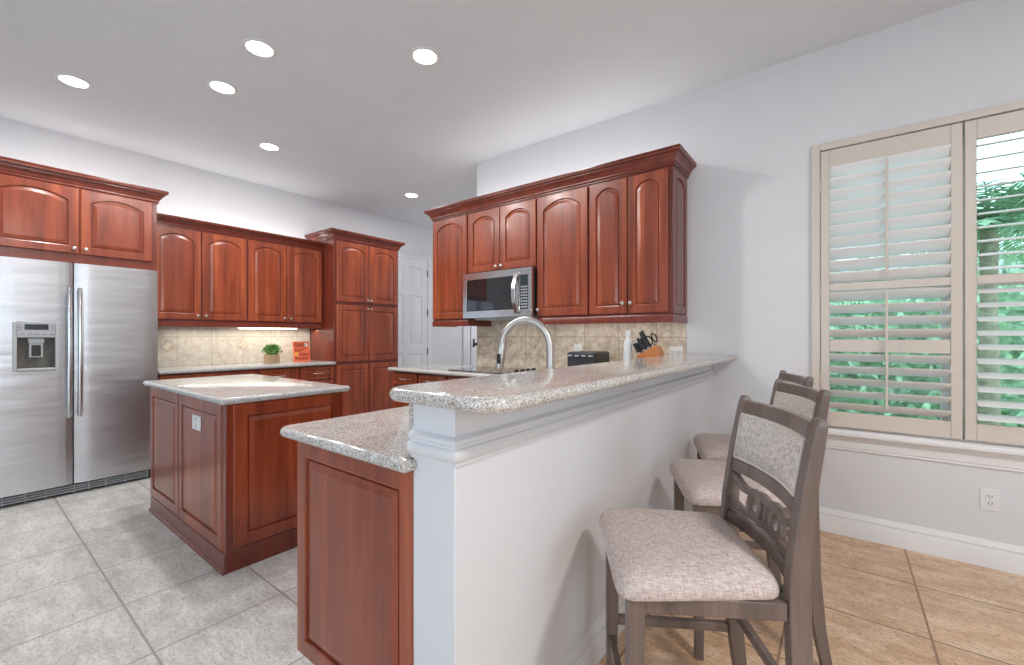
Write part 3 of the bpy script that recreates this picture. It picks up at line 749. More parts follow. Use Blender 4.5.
# --- plant in wooden box
pl = thing('potted_plant', 'small green plant in a square wooden pot on the back counter', 'plant', (-5.22, 2.262, 0.9025))
pb = MB(); h = 0.10; s = 0.062
pb.loops([[(q*s0, r*s0, z) for q, r in ((-1,-1),(1,-1),(1,1),(-1,1))] for s0, z in ((s, 0), (s, h), (s-0.008, h), (s-0.008, h-0.02))])
lpart('pot', pb, M['boxwood'], pl, 0.002)
lf = MB()
for i in range(520):
    a = random.uniform(0, 2*PI); e = random.uniform(-0.25, 1.5); rr = 0.098*random.uniform(.5, 1)
    c = Vector((math.cos(a)*math.cos(e)*rr, math.sin(a)*math.cos(e)*rr, h+0.035+math.sin(e)*rr*0.8))
    d = Vector((math.cos(a), math.sin(a), random.uniform(-.2, 1))).normalized(); sd = d.cross(Vector((random.uniform(-1, 1), random.uniform(-1, 1), 1))).normalized()
    l_ = random.uniform(.018, .03); lf.add([c, c+d*l_*.5+sd*l_*.3, c+d*l_, c+d*l_*.5-sd*l_*.3], [(0, 1, 2, 3)])
lf.lathe([(0.04, h-0.02), (0.07, h+0.02), (0.06, h+0.06), (0.01, h+0.085)], n=12)
lpart('leaves', lf, M['leaf'], pl, smooth=False)

# --- cook book, leaning back against a stand
bk = thing('recipe_book', 'orange recipe book standing upright on the back counter beside the pantry', 'book', (-5.245, 2.632, 0.9025), R90)
TB = Matrix.Rotation(math.radians(-10), 4, 'X')
bw, bh = 0.195, 0.245
b_ = MB().box(-bw/2+0.004, bw/2-0.004, 0.003, 0.017, 0.003, bh-0.003).xf(TB); lpart('pages', b_, M['paper'], bk)
b_ = MB(); b_.box(-bw/2, bw/2, 0, 0.003, 0, bh); b_.box(-bw/2, bw/2, 0.017, 0.02, 0, bh); b_.box(-bw/2, -bw/2+0.003, 0.003, 0.017, 0, bh)
cv = lpart('cover', b_.xf(TB), M['orange'], bk)
def text_part(name, body, size, x, z, mat, parent, y=-0.0008):
    c = bpy.data.curves.new(name, 'FONT'); c.body = body; c.size = size; c.extrude = 0.0004; c.offset = 0.0008
    tmp = bpy.data.objects.new(name+'_tmp', c); C.objects.link(tmp)
    dg = bpy.context.evaluated_depsgraph_get(); me = bpy.data.meshes.new_from_object(tmp.evaluated_get(dg))
    bpy.data.objects.remove(tmp); bpy.data.curves.remove(c)
    me.transform(TB @ Matrix.Translation((x, y, z)) @ Matrix.Rotation(PI/2, 4, 'X')); me.materials.clear(); me.materials.append(mat)
    o = bpy.data.objects.new(name, me); C.objects.link(o); o.parent = parent; MW[o.name] = MW[parent.name]; return o
for body, sz, x, z in (('Quick', 0.058, -0.088, 0.185), ('and', 0.032, 0.012, 0.152), ('Easy', 0.058, -0.088, 0.125), ('Italian', 0.054, -0.040, 0.072), ('Recipes', 0.052, -0.088, 0.025)):
    text_part('cover_lettering', body, sz, x, z, M['ink'], cv)
b_ = MB(); b_.lathe([(0.024, -0.0012), (0.024, -0.0002)], (0.055, 0, 0.205), 'y', 20); lpart('cover_spot', b_.xf(TB), M['white'], cv)
b_ = MB(); b_.lathe([(0.022, -0.0012), (0.022, -0.0002)], (-0.068, 0, 0.09), 'y', 20); lpart('cover_spot', b_.xf(TB), M['yellow'], cv)

# ------------------------------------------------------------------ island
IX0, IX1, IY0, IY1 = -3.838, -2.490, 0.852, 1.508
isl = thing('kitchen_island', 'cherry kitchen island with raised panels and an outlet on its end', 'island', ((IX0+IX1)/2, (IY0+IY1)/2, 0))
ib = MB(); ib.box(IX0+0.02, IX1-0.02, IY0+0.02, IY1-0.0, 0, 0.866); ib.box(IX1-0.05, IX1-0.004, IY0+0.004, IY0+0.05, 0.1, 0.866)
wpart('body', ib, M['cherry_d'], isl, 0.003)
pm = MB(); pm.box(IX0+0.004, IX1-0.004, IY0+0.001, IY0+0.02, 0.0, 0.100); pm.box(IX1-0.02, IX1-0.001, IY0+0.001, IY1, 0.0, 0.112)
wpart('base_board', pm, M['cherry_d'], isl, 0.003)
sm = MB(); molding(sm, [(IX0+0.004, IY0+0.001), (IX1-0.001, IY0+0.001)], [(0, 0), (0.012, 0), (0.011, 0.008), (0.006, 0.014), (0, 0.016)])
wpart('shoe_molding', sm, M['cherry_d'], isl)
def at_y(mb): return mb.xf(Matrix.Translation((0, IY0+0.02, 0)))
wpart('end_panel', at_y(door_mesh(IX0+0.003, -3.232, 0.104, 0.864, 0, 0.058)), M['cherry'], isl)
ep = wpart('end_panel', at_y(door_mesh(-3.224, IX1-0.050, 0.104, 0.864, 0, 0.058)), M['cherry'], isl)
# side panel facing +x
sp = door_mesh(IY0+0.038, IY1-0.002, 0.114, 0.864, 0, 0.062).xf(Matrix.Translation((IX1-0.02, 0, 0)) @ Matrix.Rotation(R90, 4, 'Z'))
wpart('side_panel', sp, M['cherry'], isl)
def outlet_parts(parent, org, rz, w=0.072, h=0.115, toggles=1, part=True):
    """cover plate centred at org, facing local -y after rotation rz"""
    T = Matrix.Translation(org) @ Matrix.Rotation(rz, 4, 'Z')
    a = MB().box(-w/2, w/2, -0.006, -0.0004, -h/2, h/2).xf(T)
    b = MB(); c = MB()
    for k in range(toggles):
        cx = (k-(toggles-1)/2)*0.046
        b.box(cx-0.017, cx+0.017, -0.009, -0.006, -0.034, 0.034)
        for z in (0.018, -0.018):
            for dx in (-0.0065, 0.0065): c.box(cx+dx-0.0015, cx+dx+0.0015, -0.0096, -0.0088, z-0.002, z+0.008)
            c.box(cx-0.002, cx+0.002, -0.0096, -0.0088, z-0.010, z-0.005)
    return a, b.xf(T), c.xf(T)
a, b, c = outlet_parts(None, (-2.892, IY0-0.0008, 0.728), 0, 0.130, 0.082)
ou = wpart('outlet_plate', a, M['white'], isl, 0.002); wpart('outlet_slots', c, M['slot'], ou); wpart('outlet_face', b, M['white'], ou, 0.001)
solo('granite_countertop', slab([(-3.897, 0.822), (-2.462, 0.822), (-2.462, 1.545), (-3.897, 1.545)], [0.02, 0.02, 0.02, 0.02], 0.867, 0.902), M['granite_i'],
     'pale granite slab on the island', 'countertop', loc=((IX0+IX1)/2, 1.18, 0.867))

# ------------------------------------------------------------------ micro wall cabinets (front faces -y)
YU = 2.985
MZ, MH = 1.368, 1.022
def wallcab(x0, x1, label, doors, z0=MZ, g='cherry wall cabinets'):
    return cabinet('wall_cabinet', label, 'cabinet', (x0, YU, z0), 0, x1-x0-0.001, YW-YU-0.002, MZ+MH-z0, doors, g)
x0 = -3.285
wallcab(x0, -2.797, 'cherry wall cabinet with one arched door at the hall end beside the microwave', [dict(x0=0.008, x1=0.478, z0=0.012, z1=0.995, rise=0.06)])
wallcab(-2.797, -2.012, 'short cherry wall cabinet with two arched doors above the microwave', [dict(x0=0.008, x1=0.390, z0=0.012, z1=0.573, rise=0.055, knob=(0.362, 0.045)), dict(x0=0.396, x1=0.777, z0=0.012, z1=0.573, rise=0.055, knob=(0.424, 0.045))], 1.79)
wallcab(-2.012, -1.533, 'cherry wall cabinet with one wide arched door above the toaster', [dict(x0=0.006, x1=0.472, z0=0.012, z1=0.995, rise=0.07, knob=(0.028, 0.065))])
t = wallcab(-1.533, -0.915, 'cherry wall cabinet with two arched doors at the stool end above the knife block',
        [dict(x0=0.006, x1=0.308, z0=0.012, z1=0.995, rise=0.06, stile=0.055, knob=(0.282, 0.085)), dict(x0=0.314, x1=0.600, z0=0.012, z1=0.995, rise=0.06, stile=0.055, knob=(0.340, 0.085))])
ep = door_mesh(YU+0.004, YW-0.006, MZ+0.004, MZ+MH-0.008, 0.05, 0.055, t=0.012).xf(Matrix.Translation((-0.9162, 0, 0)) @ Matrix.Rotation(R90, 4, 'Z'))
wpart('end_panel', ep, M['cherry_d'], t)
solo('crown_molding', crown([(-3.287, YW-0.004), (-3.287, YU-0.006), (-0.905, YU-0.006), (-0.905, YW-0.004)], 2.378, 2.482, 0.066), M['cherry_d'],
     'cherry crown molding running over the microwave wall cabinets', 'molding', loc=(-2.1, YU, 2.378))
lr = MB(); molding(lr, [(-2.80, YW-0.1), (-2.80, YU+0.1), (-2.795, YU-0.012), (-3.285, YU-0.012), (-3.285, YW-0.03)][::-1][0:3], [(-0.018, 1.310), (0.002, 1.310), (0.002, 1.358), (-0.004, 1.367), (-0.018, 1.367)])
lr.box(-2.82, -2.797, YU-0.005, YW-0.01, 1.31, 1.367)
solo('light_rail', lr, M['cherry_d'], 'short cherry rail under the cabinet at the hall end of the microwave', 'rail', 0.002, loc=(-3.0, YU, 1.31))
lr = MB(); molding(lr, [(-2.012, YU-0.012), (-0.903, YU-0.012), (-0.903, YW-0.014)], [(-0.018, 1.310), (0.002, 1.310), (0.002, 1.358), (-0.004, 1.367), (-0.018, 1.367)])
solo('light_rail', lr, M['cherry_d'], 'long cherry rail under the cabinets over the toaster and knife block', 'rail', 0.002, loc=(-1.5, YU, 1.31))

# microwave
mx0, mx1, my, mz0, mz1 = -2.792, -2.018, 2.90, 1.378, 1.786
mw = thing('microwave', 'stainless steel microwave hung under the short cherry cabinet', 'microwave', ((mx0+mx1)/2, 3.1, mz0))
wpart('body', MB().box(mx0, mx1, my+0.035, YW-0.006, mz0+0.004, mz1), M['black'], mw, 0.003)
fm = MB()
dx1 = mx1-0.165
fm.box(mx0, mx1, my, my+0.034, mz1-0.06, mz1); fm.box(mx0, mx1, my, my+0.034, mz0, mz0+0.062)
fm.box(mx0, mx0+0.045, my, my+0.034, mz0+0.062, mz1-0.06); fm.box(mx1-0.035, mx1, my, my+0.034, mz0+0.062, mz1-0.06)
fm.box(dx1-0.005, dx1+0.05, my, my+0.034, mz0+0.062, mz1-0.06)
wpart('front_frame', fm, M['steel2'], mw, 0.002)
wpart('door_glass', MB().box(mx0+0.045, dx1-0.005, my+0.006, my+0.03, mz0+0.062, mz1-0.06), M['blackglass'], mw)
cp = wpart('control_panel', MB().box(dx1+0.05, mx1-0.035, my+0.004, my+0.03, mz0+0.062, mz1-0.06), M['display'], mw)
kb = MB(); px0, px1 = dx1+0.056, mx1-0.040
for r in range(8):
    for q in range(3):
        a = px0+(px1-px0)*(q+0.15)/3; kb.box(a, a+(px1-px0)*0.7/3, my+0.0022, my+0.0042, mz0+0.075+r*0.024, mz0+0.088+r*0.024)
wpart('keypad', kb, M['lgrey'], cp)
hm = MB(); K = 14; hx = dx1+0.022
hm.bar([(hx, my-0.012-0.045*math.sin(PI*i/K), mz0+0.03+(mz1-mz0-0.07)*i/K) for i in range(K+1)], (1, 0, 0), 0.020, 0.008)
hm.box(hx-0.014, hx+0.014, my-0.02, my, mz0+0.03, mz0+0.055); hm.box(hx-0.014, hx+0.014, my-0.02, my, mz1-0.065, mz1-0.04)
wpart('door_handle', hm, M['steel2'], mw, 0.003)
vb = MB(); vb.box(mx0+0.10, mx1-0.12, my+0.06, YW-0.05, mz0-0.016, mz0+0.0035)
wpart('bottom_vent', vb, M['lgrey'], mw, 0.003)

# backsplash on the microwave wall, brightened by an added, unseen lamp behind the light rail
l = bpy.data.lights.new('under_cabinet_area', 'AREA'); l.shape = 'RECTANGLE'; l.size = 1.05; l.size_y = 0.04; l.energy = 1.7; l.color = (1, 0.95, 0.88)
o = bpy.data.objects.new('under_cabinet_area', l); o.location = (-1.47, 3.12, 1.355); C.objects.link(o)
l = bpy.data.lights.new('cooktop_fill', 'AREA'); l.shape = 'RECTANGLE'; l.size = 0.4; l.size_y = 0.08; l.energy = 0.9; l.color = (1, 0.95, 0.88)  # added under the microwave to lift the tiles over the cooktop
o = bpy.data.objects.new('cooktop_fill', l); o.location = (-2.4, 3.05, mz0-0.02); C.objects.link(o)
bs = MB(); bs.box(-2.995, -0.912, YW-0.012, YW-0.001, 0.9025, 1.3675)
def diamond_y(mb, x, z, r, y):
    mb.loops([[(x-r, y, z), (x, y, z-r), (x+r, y, z), (x, y, z+r)], [(x-r, y-0.002, z), (x, y-0.002, z-r), (x+r, y-0.002, z), (x, y-0.002, z+r)]])
bs.cur = 1
for x in (-2.59, -2.28): diamond_y(bs, x, 1.15, 0.062, YW-0.0122)
bs.cur = 0
for x in (-2.59, -2.28): diamond_y(bs, x, 1.15, 0.052, YW-0.0135)
solo('tile_backsplash', bs, [M['bs_back'], M['bs_in']], 'tan stone tile backsplash behind the toaster and knife block', 'backsplash', smooth=False)

# base cabinets under the cooktop counter
YB = 2.721
def base_mic(x0, x1, label, doors2=False):
    W = x1-x0; d = [dict(x0=0.015, x1=W-0.016, z0=0.735, z1=0.850, kind='drawer')]
    if W > 0.6: d += [dict(x0=0.015, x1=W/2-0.004, z0=0.13, z1=0.70, knob=(W/2-0.035, 0.66)), dict(x0=W/2+0.004, x1=W-0.016, z0=0.13, z1=0.70, knob=(W/2+0.035, 0.66))]
    else: d += [dict(x0=0.015, x1=W-0.016, z0=0.13, z1=0.70, knob=(W-0.05, 0.66))]
    cabinet('base_cabinet', label, 'cabinet', (x0, YB, 0), 0, W-0.002, YW-YB-0.002, 0.866, d, 'cherry base cabinets', toe=0.10)
base_mic(-3.585, -3.195, 'cherry base cabinet with a drawer at the hall end of the cooktop counter')
base_mic(-3.195, -2.80, 'cherry base cabinet with a drawer just before the cooktop')
base_mic(-2.80, -1.54, 'cherry base cabinet under the cooktop')

# ------------------------------------------------------------------ peninsula
PX0 = -1.508
pc = thing('base_cabinet', 'cherry peninsula base cabinet whose end panel stands beside the white half wall', 'cabinet', (-1.19, 1.03, 0), 0, 'cherry base cabinets')
b_ = MB(); b_.box(PX0+0.002, -0.8885, 0.757, 1.33, 0.125, 0.866); b_.box(PX0+0.07, -0.8885, 0.80, 1.33, 0.0, 0.125)
wpart('body', b_, M['cherry_d'], pc, 0.002)
dm = door_mesh(PX0, -0.888, 0.122, 0.864, 0, 0.055).xf(Matrix.Translation((0, 0.756, 0)))
wpart('end_panel', dm, M['cherry'], pc)
dm = door_mesh(-1.32, -0.765, 0.15, 0.84).xf(Matrix.Translation((PX0, 0, 0)) @ Matrix.Rotation(-R90, 4, 'Z'))
d_ = wpart('cabinet_door', dm, M['cherry'], pc)
sk = thing('base_cabinet', 'cherry sink base cabinet hidden behind the peninsula end, below the tap', 'cabinet', (-1.19, 2.0, 0), 0, 'cherry base cabinets')
b_ = MB(); b_.box(PX0+0.002, -0.8885, 1.332, 2.70, 0.125, 0.866); b_.box(PX0+0.07, -0.8885, 1.332, 2.70, 0, 0.125)
wpart('body', b_, M['cherry_d'], sk, 0.002)
for ya, yb in ((1.34, 2.01), (2.02, 2.69)):
    dm = door_mesh(-yb, -ya, 0.15, 0.84).xf(Matrix.Translation((PX0, 0, 0)) @ Matrix.Rotation(-R90, 4, 'Z')); wpart('cabinet_door', dm, M['cherry'], sk)
# L-shaped counter
P = [(-1.572, 0.692), (-0.872, 0.692), (-0.872, 0.7335), (-0.9085, 0.7335), (-0.9085, YW-0.0135), (-2.998, YW-0.0135), (-2.998, YW+0.06), (-3.62, YW+0.06), (-3.62, 2.668), (-1.572, 2.668)]
solo('granite_countertop', slab(P, [0.045, 0, 0, 0, 0, 0, 0, 0, 0.02, 0.0], 0.867, 0.902), M['granite'],
     'speckled granite countertop of the peninsula and cooktop, below the raised bar', 'countertop', loc=(-1.2, 1.5, 0.867))
b_ = MB().box(-0.9075, -0.8868, 0.737, YW-0.015, 0.9022, 1.0495)
solo('granite_splash', b_, M['granite'], 'upright granite strip on the kitchen face of the half wall', 'backsplash', 0.002, loc=(-0.897, 2, 0.9022))
solo('bar_countertop', slab([(-0.955, 0.684), (-0.565, 0.684), (-0.572, YW-0.002), (-0.955, YW-0.0145)], [0.055, 0.10, 0, 0], 1.05, 1.086), M['granite'],
     'raised granite bar top with rounded corners on the white half wall', 'countertop', loc=(-0.77, 2, 1.05))

# cooktop
ck = thing('cooktop', 'black glass cooktop in the counter under the microwave', 'cooktop', (-2.42, 3.0, 0.9025))
wpart('glass_top', MB().box(-2.86, -2.12, 2.77, 3.27, 0.9025, 0.909), M['blackglass'], ck, 0.003)
for i in range(4):
    b_ = MB().lathe([(0.020, 0.909), (0.020, 0.922), (0.016, 0.930), (0.004, 0.931)], (-2.19, 2.93+0.085*i, 0), n=16); wpart('burner_knob', b_, M['black'], ck)
# tap
tp = thing('kitchen_faucet', 'brushed nickel gooseneck kitchen tap with pull-down spray head behind the bar', 'faucet', (-0.985, 1.535, 0.9025))
bx, by = -0.972, 1.537; ex, ey = -1.197, 1.492
def lerp2(t): return (bx+(ex-bx)*t, by+(ey-by)*t)
pts = [(bx, by, 0.93), (bx, by, 1.0), (bx, by, 1.10), (bx, by, 1.165)]
for i in range(1, 15):
    a = PI*i/16; u = (1-math.cos(a))/2
    xx, yy = lerp2(u); pts.append((xx, yy, 1.165+0.122*math.sin(a)))
xx, yy = lerp2(0.985); pts.append((xx, yy, 1.185))
tb = MB().tube(pts, 0.0158, 16)
wpart('spout', tb, M['nickel'], tp)
sh = MB().tube([(xx, yy, 1.19), (lerp2(1.0)[0], lerp2(1.0)[1], 1.17), (lerp2(1.03)[0], lerp2(1.03)[1], 1.12), (lerp2(1.055)[0], lerp2(1.055)[1], 1.075)], [0.0145, 0.019, 0.021, 0.017], 16)
so_ = wpart('spray_head', sh, M['nickel'], tp)
q = lerp2(1.045); wpart('spray_button', MB().box(q[0]+0.002, q[0]+0.016, q[1]-0.026, q[1]-0.012, 1.095, 1.14), M['black'], so_, 0.003)
wpart('base', MB().lathe([(0.03, 0.9025), (0.03, 0.91), (0.024, 0.93), (0.022, 0.98)], (bx, by, 0), n=20), M['nickel'], tp)
wpart('lever', MB().tube([(bx, by+0.02, 0.96), (bx, by+0.05, 0.965), (bx, by+0.11, 0.99)], [0.012, 0.009, 0.006], 10), M['nickel'], tp)

# toaster
ts = thing('toaster', 'black four-slice toaster on the counter in front of the backsplash', 'toaster', (-1.545, 2.995, 0.9025))
x0, x1, y0, y1 = -1.665, -1.425, 2.86, 3.13
b_ = MB(); b_.box(x0+0.004, x1-0.004, y0+0.012, y1, 0.915, 1.098); 
wpart('body', b_, M['black'], ts, 0.018, seg=4)
b_ = MB(); b_.box(x0+0.01, x1-0.01, y0+0.02, y1-0.01, 0.9027, 0.915); wpart('base', b_, M['slot'], ts)
b_ = MB(); b_.box(x0+0.006, x1-0.006, y0+0.004, y0+0.0125, 0.93, 1.09); fp = wpart('front_plate', b_, M['dkgrey'], ts, 0.004)
for i in range(4):
    cx = x0+0.035+0.057*i
    wpart('lever', MB().box(cx-0.016, cx+0.016, y0-0.012, y0+0.006, 1.062, 1.074), M['lgrey'], ts, 0.003)
sl = MB()
for i in range(4): sl.box(x0+0.025+0.052*i, x0+0.055+0.052*i, y0+0.06, y1-0.05, 1.0975, 1.0985)
wpart('bread_slots', sl, M['slot'], ts)

# bottle, knives, scissors
bo = thing('bottle', 'tall clear plastic bottle with white cap beside the knife block', 'bottle', (-1.252, 3.05, 0.9025))
wpart('body', MB().lathe([(0.030, 0.9025), (0.032, 0.91), (0.032, 1.14), (0.029, 1.17), (0.018, 1.205), (0.016, 1.22)], (-1.252, 3.05, 0), n=24), M['clear'], bo)
wpart('cap', MB().lathe([(0.019, 1.213), (0.020, 1.216), (0.020, 1.252), (0.017, 1.256)], (-1.252, 3.05, 0), n=20), M['white'], bo)
kbk = thing('knife_block', 'slanted orange wood knife block by the backsplash', 'knife block', (-1.10, 3.05, 0.9025))
def kpt(u, v): return u, v
# side profile in (x, z): block leans toward -x, slots on its upper-left face
prof = [(-1.135, 0.9027), (-1.015, 0.9027), (-1.005, 1.10), (-1.03, 1.152), (-1.165, 1.075)]
wpart('block', MB().loops([[(x, y, z) for x, z in prof] for y in (2.995, 3.105)]), M['blockwood'], kbk, 0.004)
kd = Vector((-0.49, 0, 0.87)).normalized()   # direction of the handles
ks = Vector((0.87, 0, 0.49)).normalized()    # along the slotted face
org = Vector((-1.165, 0, 1.075))
def knife(u, y, ln, label, wd=0.011):
    p = org + ks*u; p.y = y
    t = thing('kitchen_knife', label, 'knife', tuple(p), 0, 'knives in the block')
    a = p + kd*0.004; b = p + kd*(ln*0.5); c = p + kd*ln
    wpart('bolster', MB().bar([a, p+kd*0.016], (0, 1, 0), 0.008, wd), M['steel2'], t, 0.001)
    wpart('handle', MB().bar([p+kd*0.0165, b, c], (0, 1, 0), 0.008, [wd, wd*0.85, wd]), M['black'], t, 0.003)
    wpart('end_cap', MB().bar([c+kd*0.0005, c+kd*0.012], (0, 1, 0), 0.0082, wd*1.02), M['steel2'], t, 0.002)
for u, y, ln, lab in ((0.020, 3.012, 0.085, 'short black-handled knife lowest in the block, toward the camera'), (0.020, 3.050, 0.085, 'short black-handled knife lowest in the block, in the middle'),
                      (0.020, 3.088, 0.085, 'short black-handled knife lowest in the block, against the backsplash side'),
                      (0.060, 3.018, 0.105, 'black-handled knife in the middle row, toward the camera'), (0.060, 3.075, 0.105, 'black-handled knife in the middle row, toward the backsplash'),
                      (0.098, 3.018, 0.135, 'long black-handled knife in the top row, toward the camera'), (0.098, 3.062, 0.145, 'longest black-handled knife in the top row, middle')):
    knife(u, y, ln, lab)
p = org + ks*0.128; p.y = 3.085
sc = thing('scissors', 'scissors with black ring handles in the knife block', 'scissors', tuple(p))
wpart('blade', MB().bar([p+kd*0.002, p+kd*0.03], (0, 1, 0), 0.003, 0.008), M['steel2'], sc)
for s in (-1, 1):
    cc = p + kd*0.065 + ks*0.020*s
    ring = [cc + kd*0.030*math.cos(a)*1.1 + ks*0.016*math.sin(a) for a in [2*PI*i/20 for i in range(21)]]
    wpart('ring_handle', MB().tube(ring, 0.005, 8), M['black'], sc)

# outlets
def wall_outlet(org, rz, label, w=0.072, h=0.115, toggles=1, loc=None):
    t = thing('wall_outlet', label, 'outlet', org, 0, None)
    a, b, c = outlet_parts(None, org, rz, w, h, toggles)
    wpart('cover_plate', a, M['white'], t, 0.002); wpart('socket_face', b, M['white'], t, 0.001); wpart('slots', c, M['slot'], t)
wall_outlet((0.624, YW, 0.355), 0, 'white outlet low on the wall under the open shutter')
wall_outlet((-0.985, YW-0.012, 1.078), 0, 'white double outlet on the tile backsplash at its bar end', 0.098, 0.112, 2)
wall_outlet((-1.81, YW-0.012, 1.085), 0, 'white outlet on the tile backsplash peeking over the toaster')
wall_outlet((-0.735, 1.66, 0.42), R90, 'white outlet on the half wall behind the nearest stool')

# ------------------------------------------------------------------ counter stools
def post_x(z):
    K = [(0, 0.258), (0.15, 0.228), (0.35, 0.207), (0.60, 0.198), (0.70, 0.202), (0.85, 0.220), (1.0, 0.246), (1.03, 0.252)]
    for (a, xa), (b, xb) in zip(K, K[1:]):
        if z <= b: return xa+(xb-xa)*(z-a)/(b-a)
    return K[-1][1]
def make_stool(label, loc, rz):
    t = thing('counter_stool', label, 'stool', loc, rz, 'upholstered stools at the bar')
    Wd = M['brownwood']
    # seat
    st = MB()
    P = round_poly([(-0.225, -0.238), (0.176, -0.200), (0.176, 0.200), (-0.225, 0.238)], [0.05, 0.05, 0.05, 0.05], 6)
    cx = Vector((-0.02, 0)); L = []
    for s, z in ((0.955, 0.588), (0.985, 0.591), (1.0, 0.600), (1.0, 0.614), (0.98, 0.629), (0.93, 0.641), (0.82, 0.651), (0.62, 0.658), (0.35, 0.661)):
        L.append([(cx.x+(q.x-cx.x)*s, (q.y)*s, z - 0.010*((q.x-cx.x)*s/0.2)**2*(1 if q.x < 0 else .4)) for q in P])
    seat = lpart('seat', st.loops(L), M['seatfab'], t)
    sd = seat.modifiers.new('smooth', 'SUBSURF'); sd.levels = 1; sd.render_levels = 1
    # legs
    for s in (-1, 1):
        lpart('leg', MB().bar([(-0.182, 0.203*s, 0), (-0.180, 0.200*s, 0.3), (-0.178, 0.198*s, 0.590)], (0, 1, 0), [0.015, 0.019, 0.021], [0.015, 0.019, 0.021]), Wd, t, 0.003)
        zs = [0, 0.08, 0.16, 0.25, 0.35, 0.45, 0.55, 0.62, 0.70, 0.78, 0.86, 0.94, 1.0, 1.018, 1.024]
        bb = [0.016, 0.018, 0.020, 0.022, 0.024, 0.025, 0.025, 0.024, 0.022, 0.020, 0.018, 0.016, 0.014, 0.011, 0.006]
        aa = [0.016]*len(zs); aa[-1] = 0.012
        lpart('rear_leg', MB().bar([(post_x(z), 0.196*s, z) for z in zs], (0, 1, 0), aa, bb), Wd, t, 0.003)
    ap = MB()
    ap.box(-0.190, -0.168, -0.178, 0.178, 0.545, 0.5875); ap.box(0.185, 0.205, -0.180, 0.180, 0.545, 0.5875)
    for s in (-1, 1):
        ap.box(-0.158, 0.172, 0.197*s-0.011, 0.197*s+0.011, 0.545, 0.5875)
    lpart('apron', ap, Wd, t, 0.002)
    def xrail(y, z): return post_x(z) + 0.026*(1-(y/0.18)**2) - 0.004
    def rail(name, z0, z1, th, n=12, mat=Wd, puff=0, inset=0.180):
        mb = MB(); L = []
        zc = (z0+z1)/2
        path = [(-inset + 2*inset*i/n) for i in range(n+1)]
        for y in path:
            x0_, x1_ = xrail(y, z0), xrail(y, z1)
            L.append([(x0_-th, y, z0), (x0_+th, y, z0), (x1_+th, y, z1), (x1_-th, y, z1)])
        return lpart(name, mb.loops(L), mat, t, 0.003)
    rail('top_rail', 0.972, 1.012, 0.011)
    rail('back_rail', 0.785, 0.824, 0.011)
    rail('lower_rail', 0.618, 0.655, 0.011)
    # backrest pad
    mb = MB(); ny, nz = 12, 6; z0, z1 = 0.824, 0.972
    fr_, bk_ = [], []
    for j in range(nz+1):
        for i in range(ny+1):
            u, v = i/ny, j/nz; y = -0.178+0.356*u; z = z0+(z1-z0)*v
            pf = 0.016*(1-(2*u-1)**6)*(1-(2*v-1)**4)
            fr_.append((xrail(y, z)-0.008-pf, y, z)); bk_.append((xrail(y, z)+0.008+pf*0.6, y, z))
    n1 = ny+1; o = len(fr_); fs = []
    for j in range(nz):
        for i in range(ny):
            a = j*n1+i; fs.append((a, a+1, a+n1+1, a+n1)); fs.append((o+a, o+a+n1, o+a+n1+1, o+a+1))
    rim = [i for i in range(n1)] + [j*n1+ny for j in range(1, nz+1)] + [nz*n1+i for i in range(ny-1, -1, -1)] + [j*n1 for j in range(nz-1, 0, -1)]
    for k in range(len(rim)):
        a, b = rim[k], rim[(k+1) % len(rim)]; fs.append((a, o+a, o+b, b))
    pad = lpart('backrest', mb.add(fr_+bk_, fs), M['padfab'], t)
    pp = MB(); m_ = 0.006
    loop = [(-0.178+m_+ (0.356-2*m_)*i/12, z0+m_) for i in range(13)] + [(0.178-m_, z0+m_+(z1-z0-2*m_)*i/4) for i in range(1, 5)] + [(0.178-m_-(0.356-2*m_)*i/12, z1-m_) for i in range(1, 13)] + [(-0.178+m_, z1-m_-(z1-z0-2*m_)*i/4) for i in range(1, 5)]
    pp.tube([(xrail(y, z)-0.0115, y, z) for y, z in loop], 0.0035, 6)
    lpart('piping', pp, M['piping'], pad)
    # splat: two linked rings with arms to the posts
    spm = MB(); th = 0.009
    def flat(path, hw, closed=False):
        n = len(path); L = []
        for i, (y, z) in enumerate(path):
            a = Vector(path[(i-1) % n] if closed or i > 0 else path[0]); b = Vector(path[(i+1) % n] if closed or i < n-1 else path[-1])
            d = (b-a).normalized(); nn = Vector((-d.y, d.x)); h = hw[i] if isinstance(hw, list) else hw
            p0 = Vector((y, z))+nn*h; p1 = Vector((y, z))-nn*h
            L.append([(xrail(p0.x, p0.y)-th, p0.x, p0.y), (xrail(p1.x, p1.y)-th, p1.x, p1.y), (xrail(p1.x, p1.y)+th, p1.x, p1.y), (xrail(p0.x, p0.y)+th, p0.x, p0.y)])
        if closed: L.append(L[0])
        spm.loops(L, not closed, not closed)
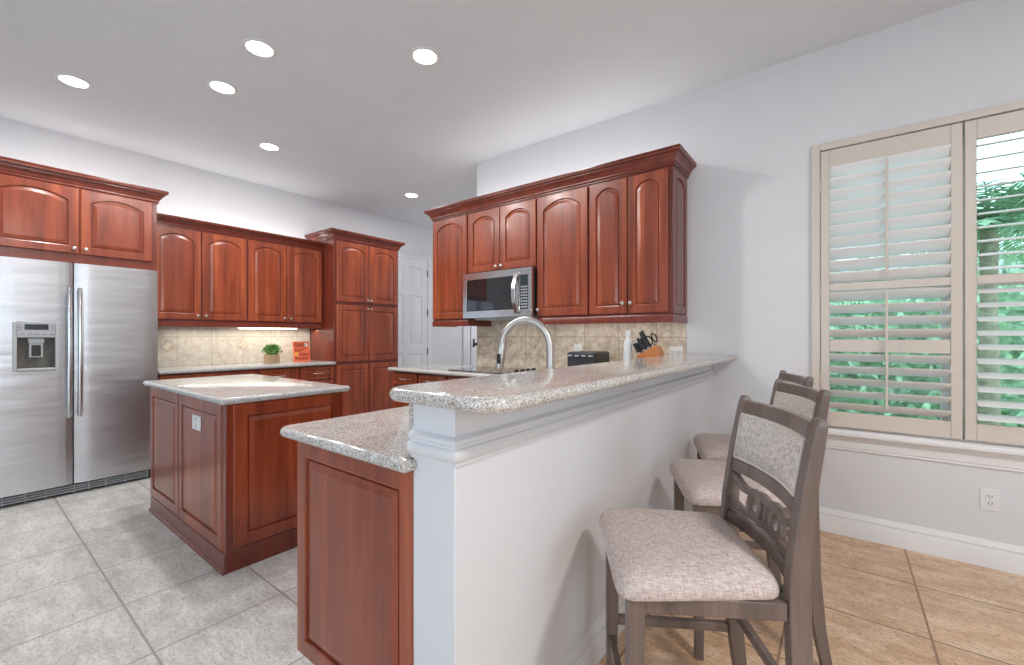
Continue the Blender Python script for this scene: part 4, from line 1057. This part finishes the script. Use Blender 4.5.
    for s in (-1, 1):
        flat([(0.062*s+0.026*math.cos(2*PI*i/28), 0.714+0.034*math.sin(2*PI*i/28)) for i in range(28)], 0.0105, True)
        flat([(0.181*s, 0.770), (0.160*s, 0.762), (0.140*s, 0.750), (0.118*s, 0.743), (0.095*s, 0.744), (0.072*s, 0.749)], 0.010)
        flat([(0.181*s, 0.690), (0.155*s, 0.683), (0.130*s, 0.676), (0.105*s, 0.674), (0.083*s, 0.678), (0.066*s, 0.681)], 0.0105)
    flat([(-0.062, 0.748), (-0.035, 0.752), (0, 0.745), (0.035, 0.752), (0.062, 0.748)], 0.0095)
    flat([(-0.062, 0.680), (-0.035, 0.676), (0, 0.683), (0.035, 0.676), (0.062, 0.680)], 0.0095)
    flat([(0.0, 0.744), (0.004, 0.714), (0.0, 0.684)], 0.008)
    lpart('splat', spm, Wd, t, 0.0015)
    # stretchers
    lpart('stretcher', MB().bar([(-0.181, -0.186, 0.205), (-0.181, 0.186, 0.205)], (0, 0, 1), 0.015, 0.010), Wd, t, 0.002)
    lpart('stretcher', MB().bar([(0.213, -0.182, 0.325), (0.213, 0.182, 0.325)], (0, 0, 1), 0.014, 0.010), Wd, t, 0.002)
    for s in (-1, 1):
        lpart('stretcher', MB().bar([(-0.166, 0.200*s, 0.265), (0.190, 0.196*s, 0.265)], (0, 0, 1), 0.014, 0.010), Wd, t, 0.002)
    return t
def copy_tree(o, parent=None):
    c = o.copy(); C.objects.link(c)
    if parent is not None: c.parent = parent
    for ch in list(o.children): copy_tree(ch, c)
    return c
s1 = make_stool('brown wooden stool with woven seat nearest the camera, standing free of the others', (-0.355, 1.284, 0), math.radians(32))
s2 = copy_tree(s1); s2.location = (-0.355, 1.985, 0); s2.rotation_euler = (0, 0, math.radians(26.5)); s2['label'] = 'brown wooden stool with woven seat between the two others'
s3 = copy_tree(s1); s3.location = (-0.42, 2.585, 0); s3.rotation_euler = (0, 0, math.radians(21)); s3['label'] = 'brown wooden stool with woven seat farthest back, nearest the window wall'
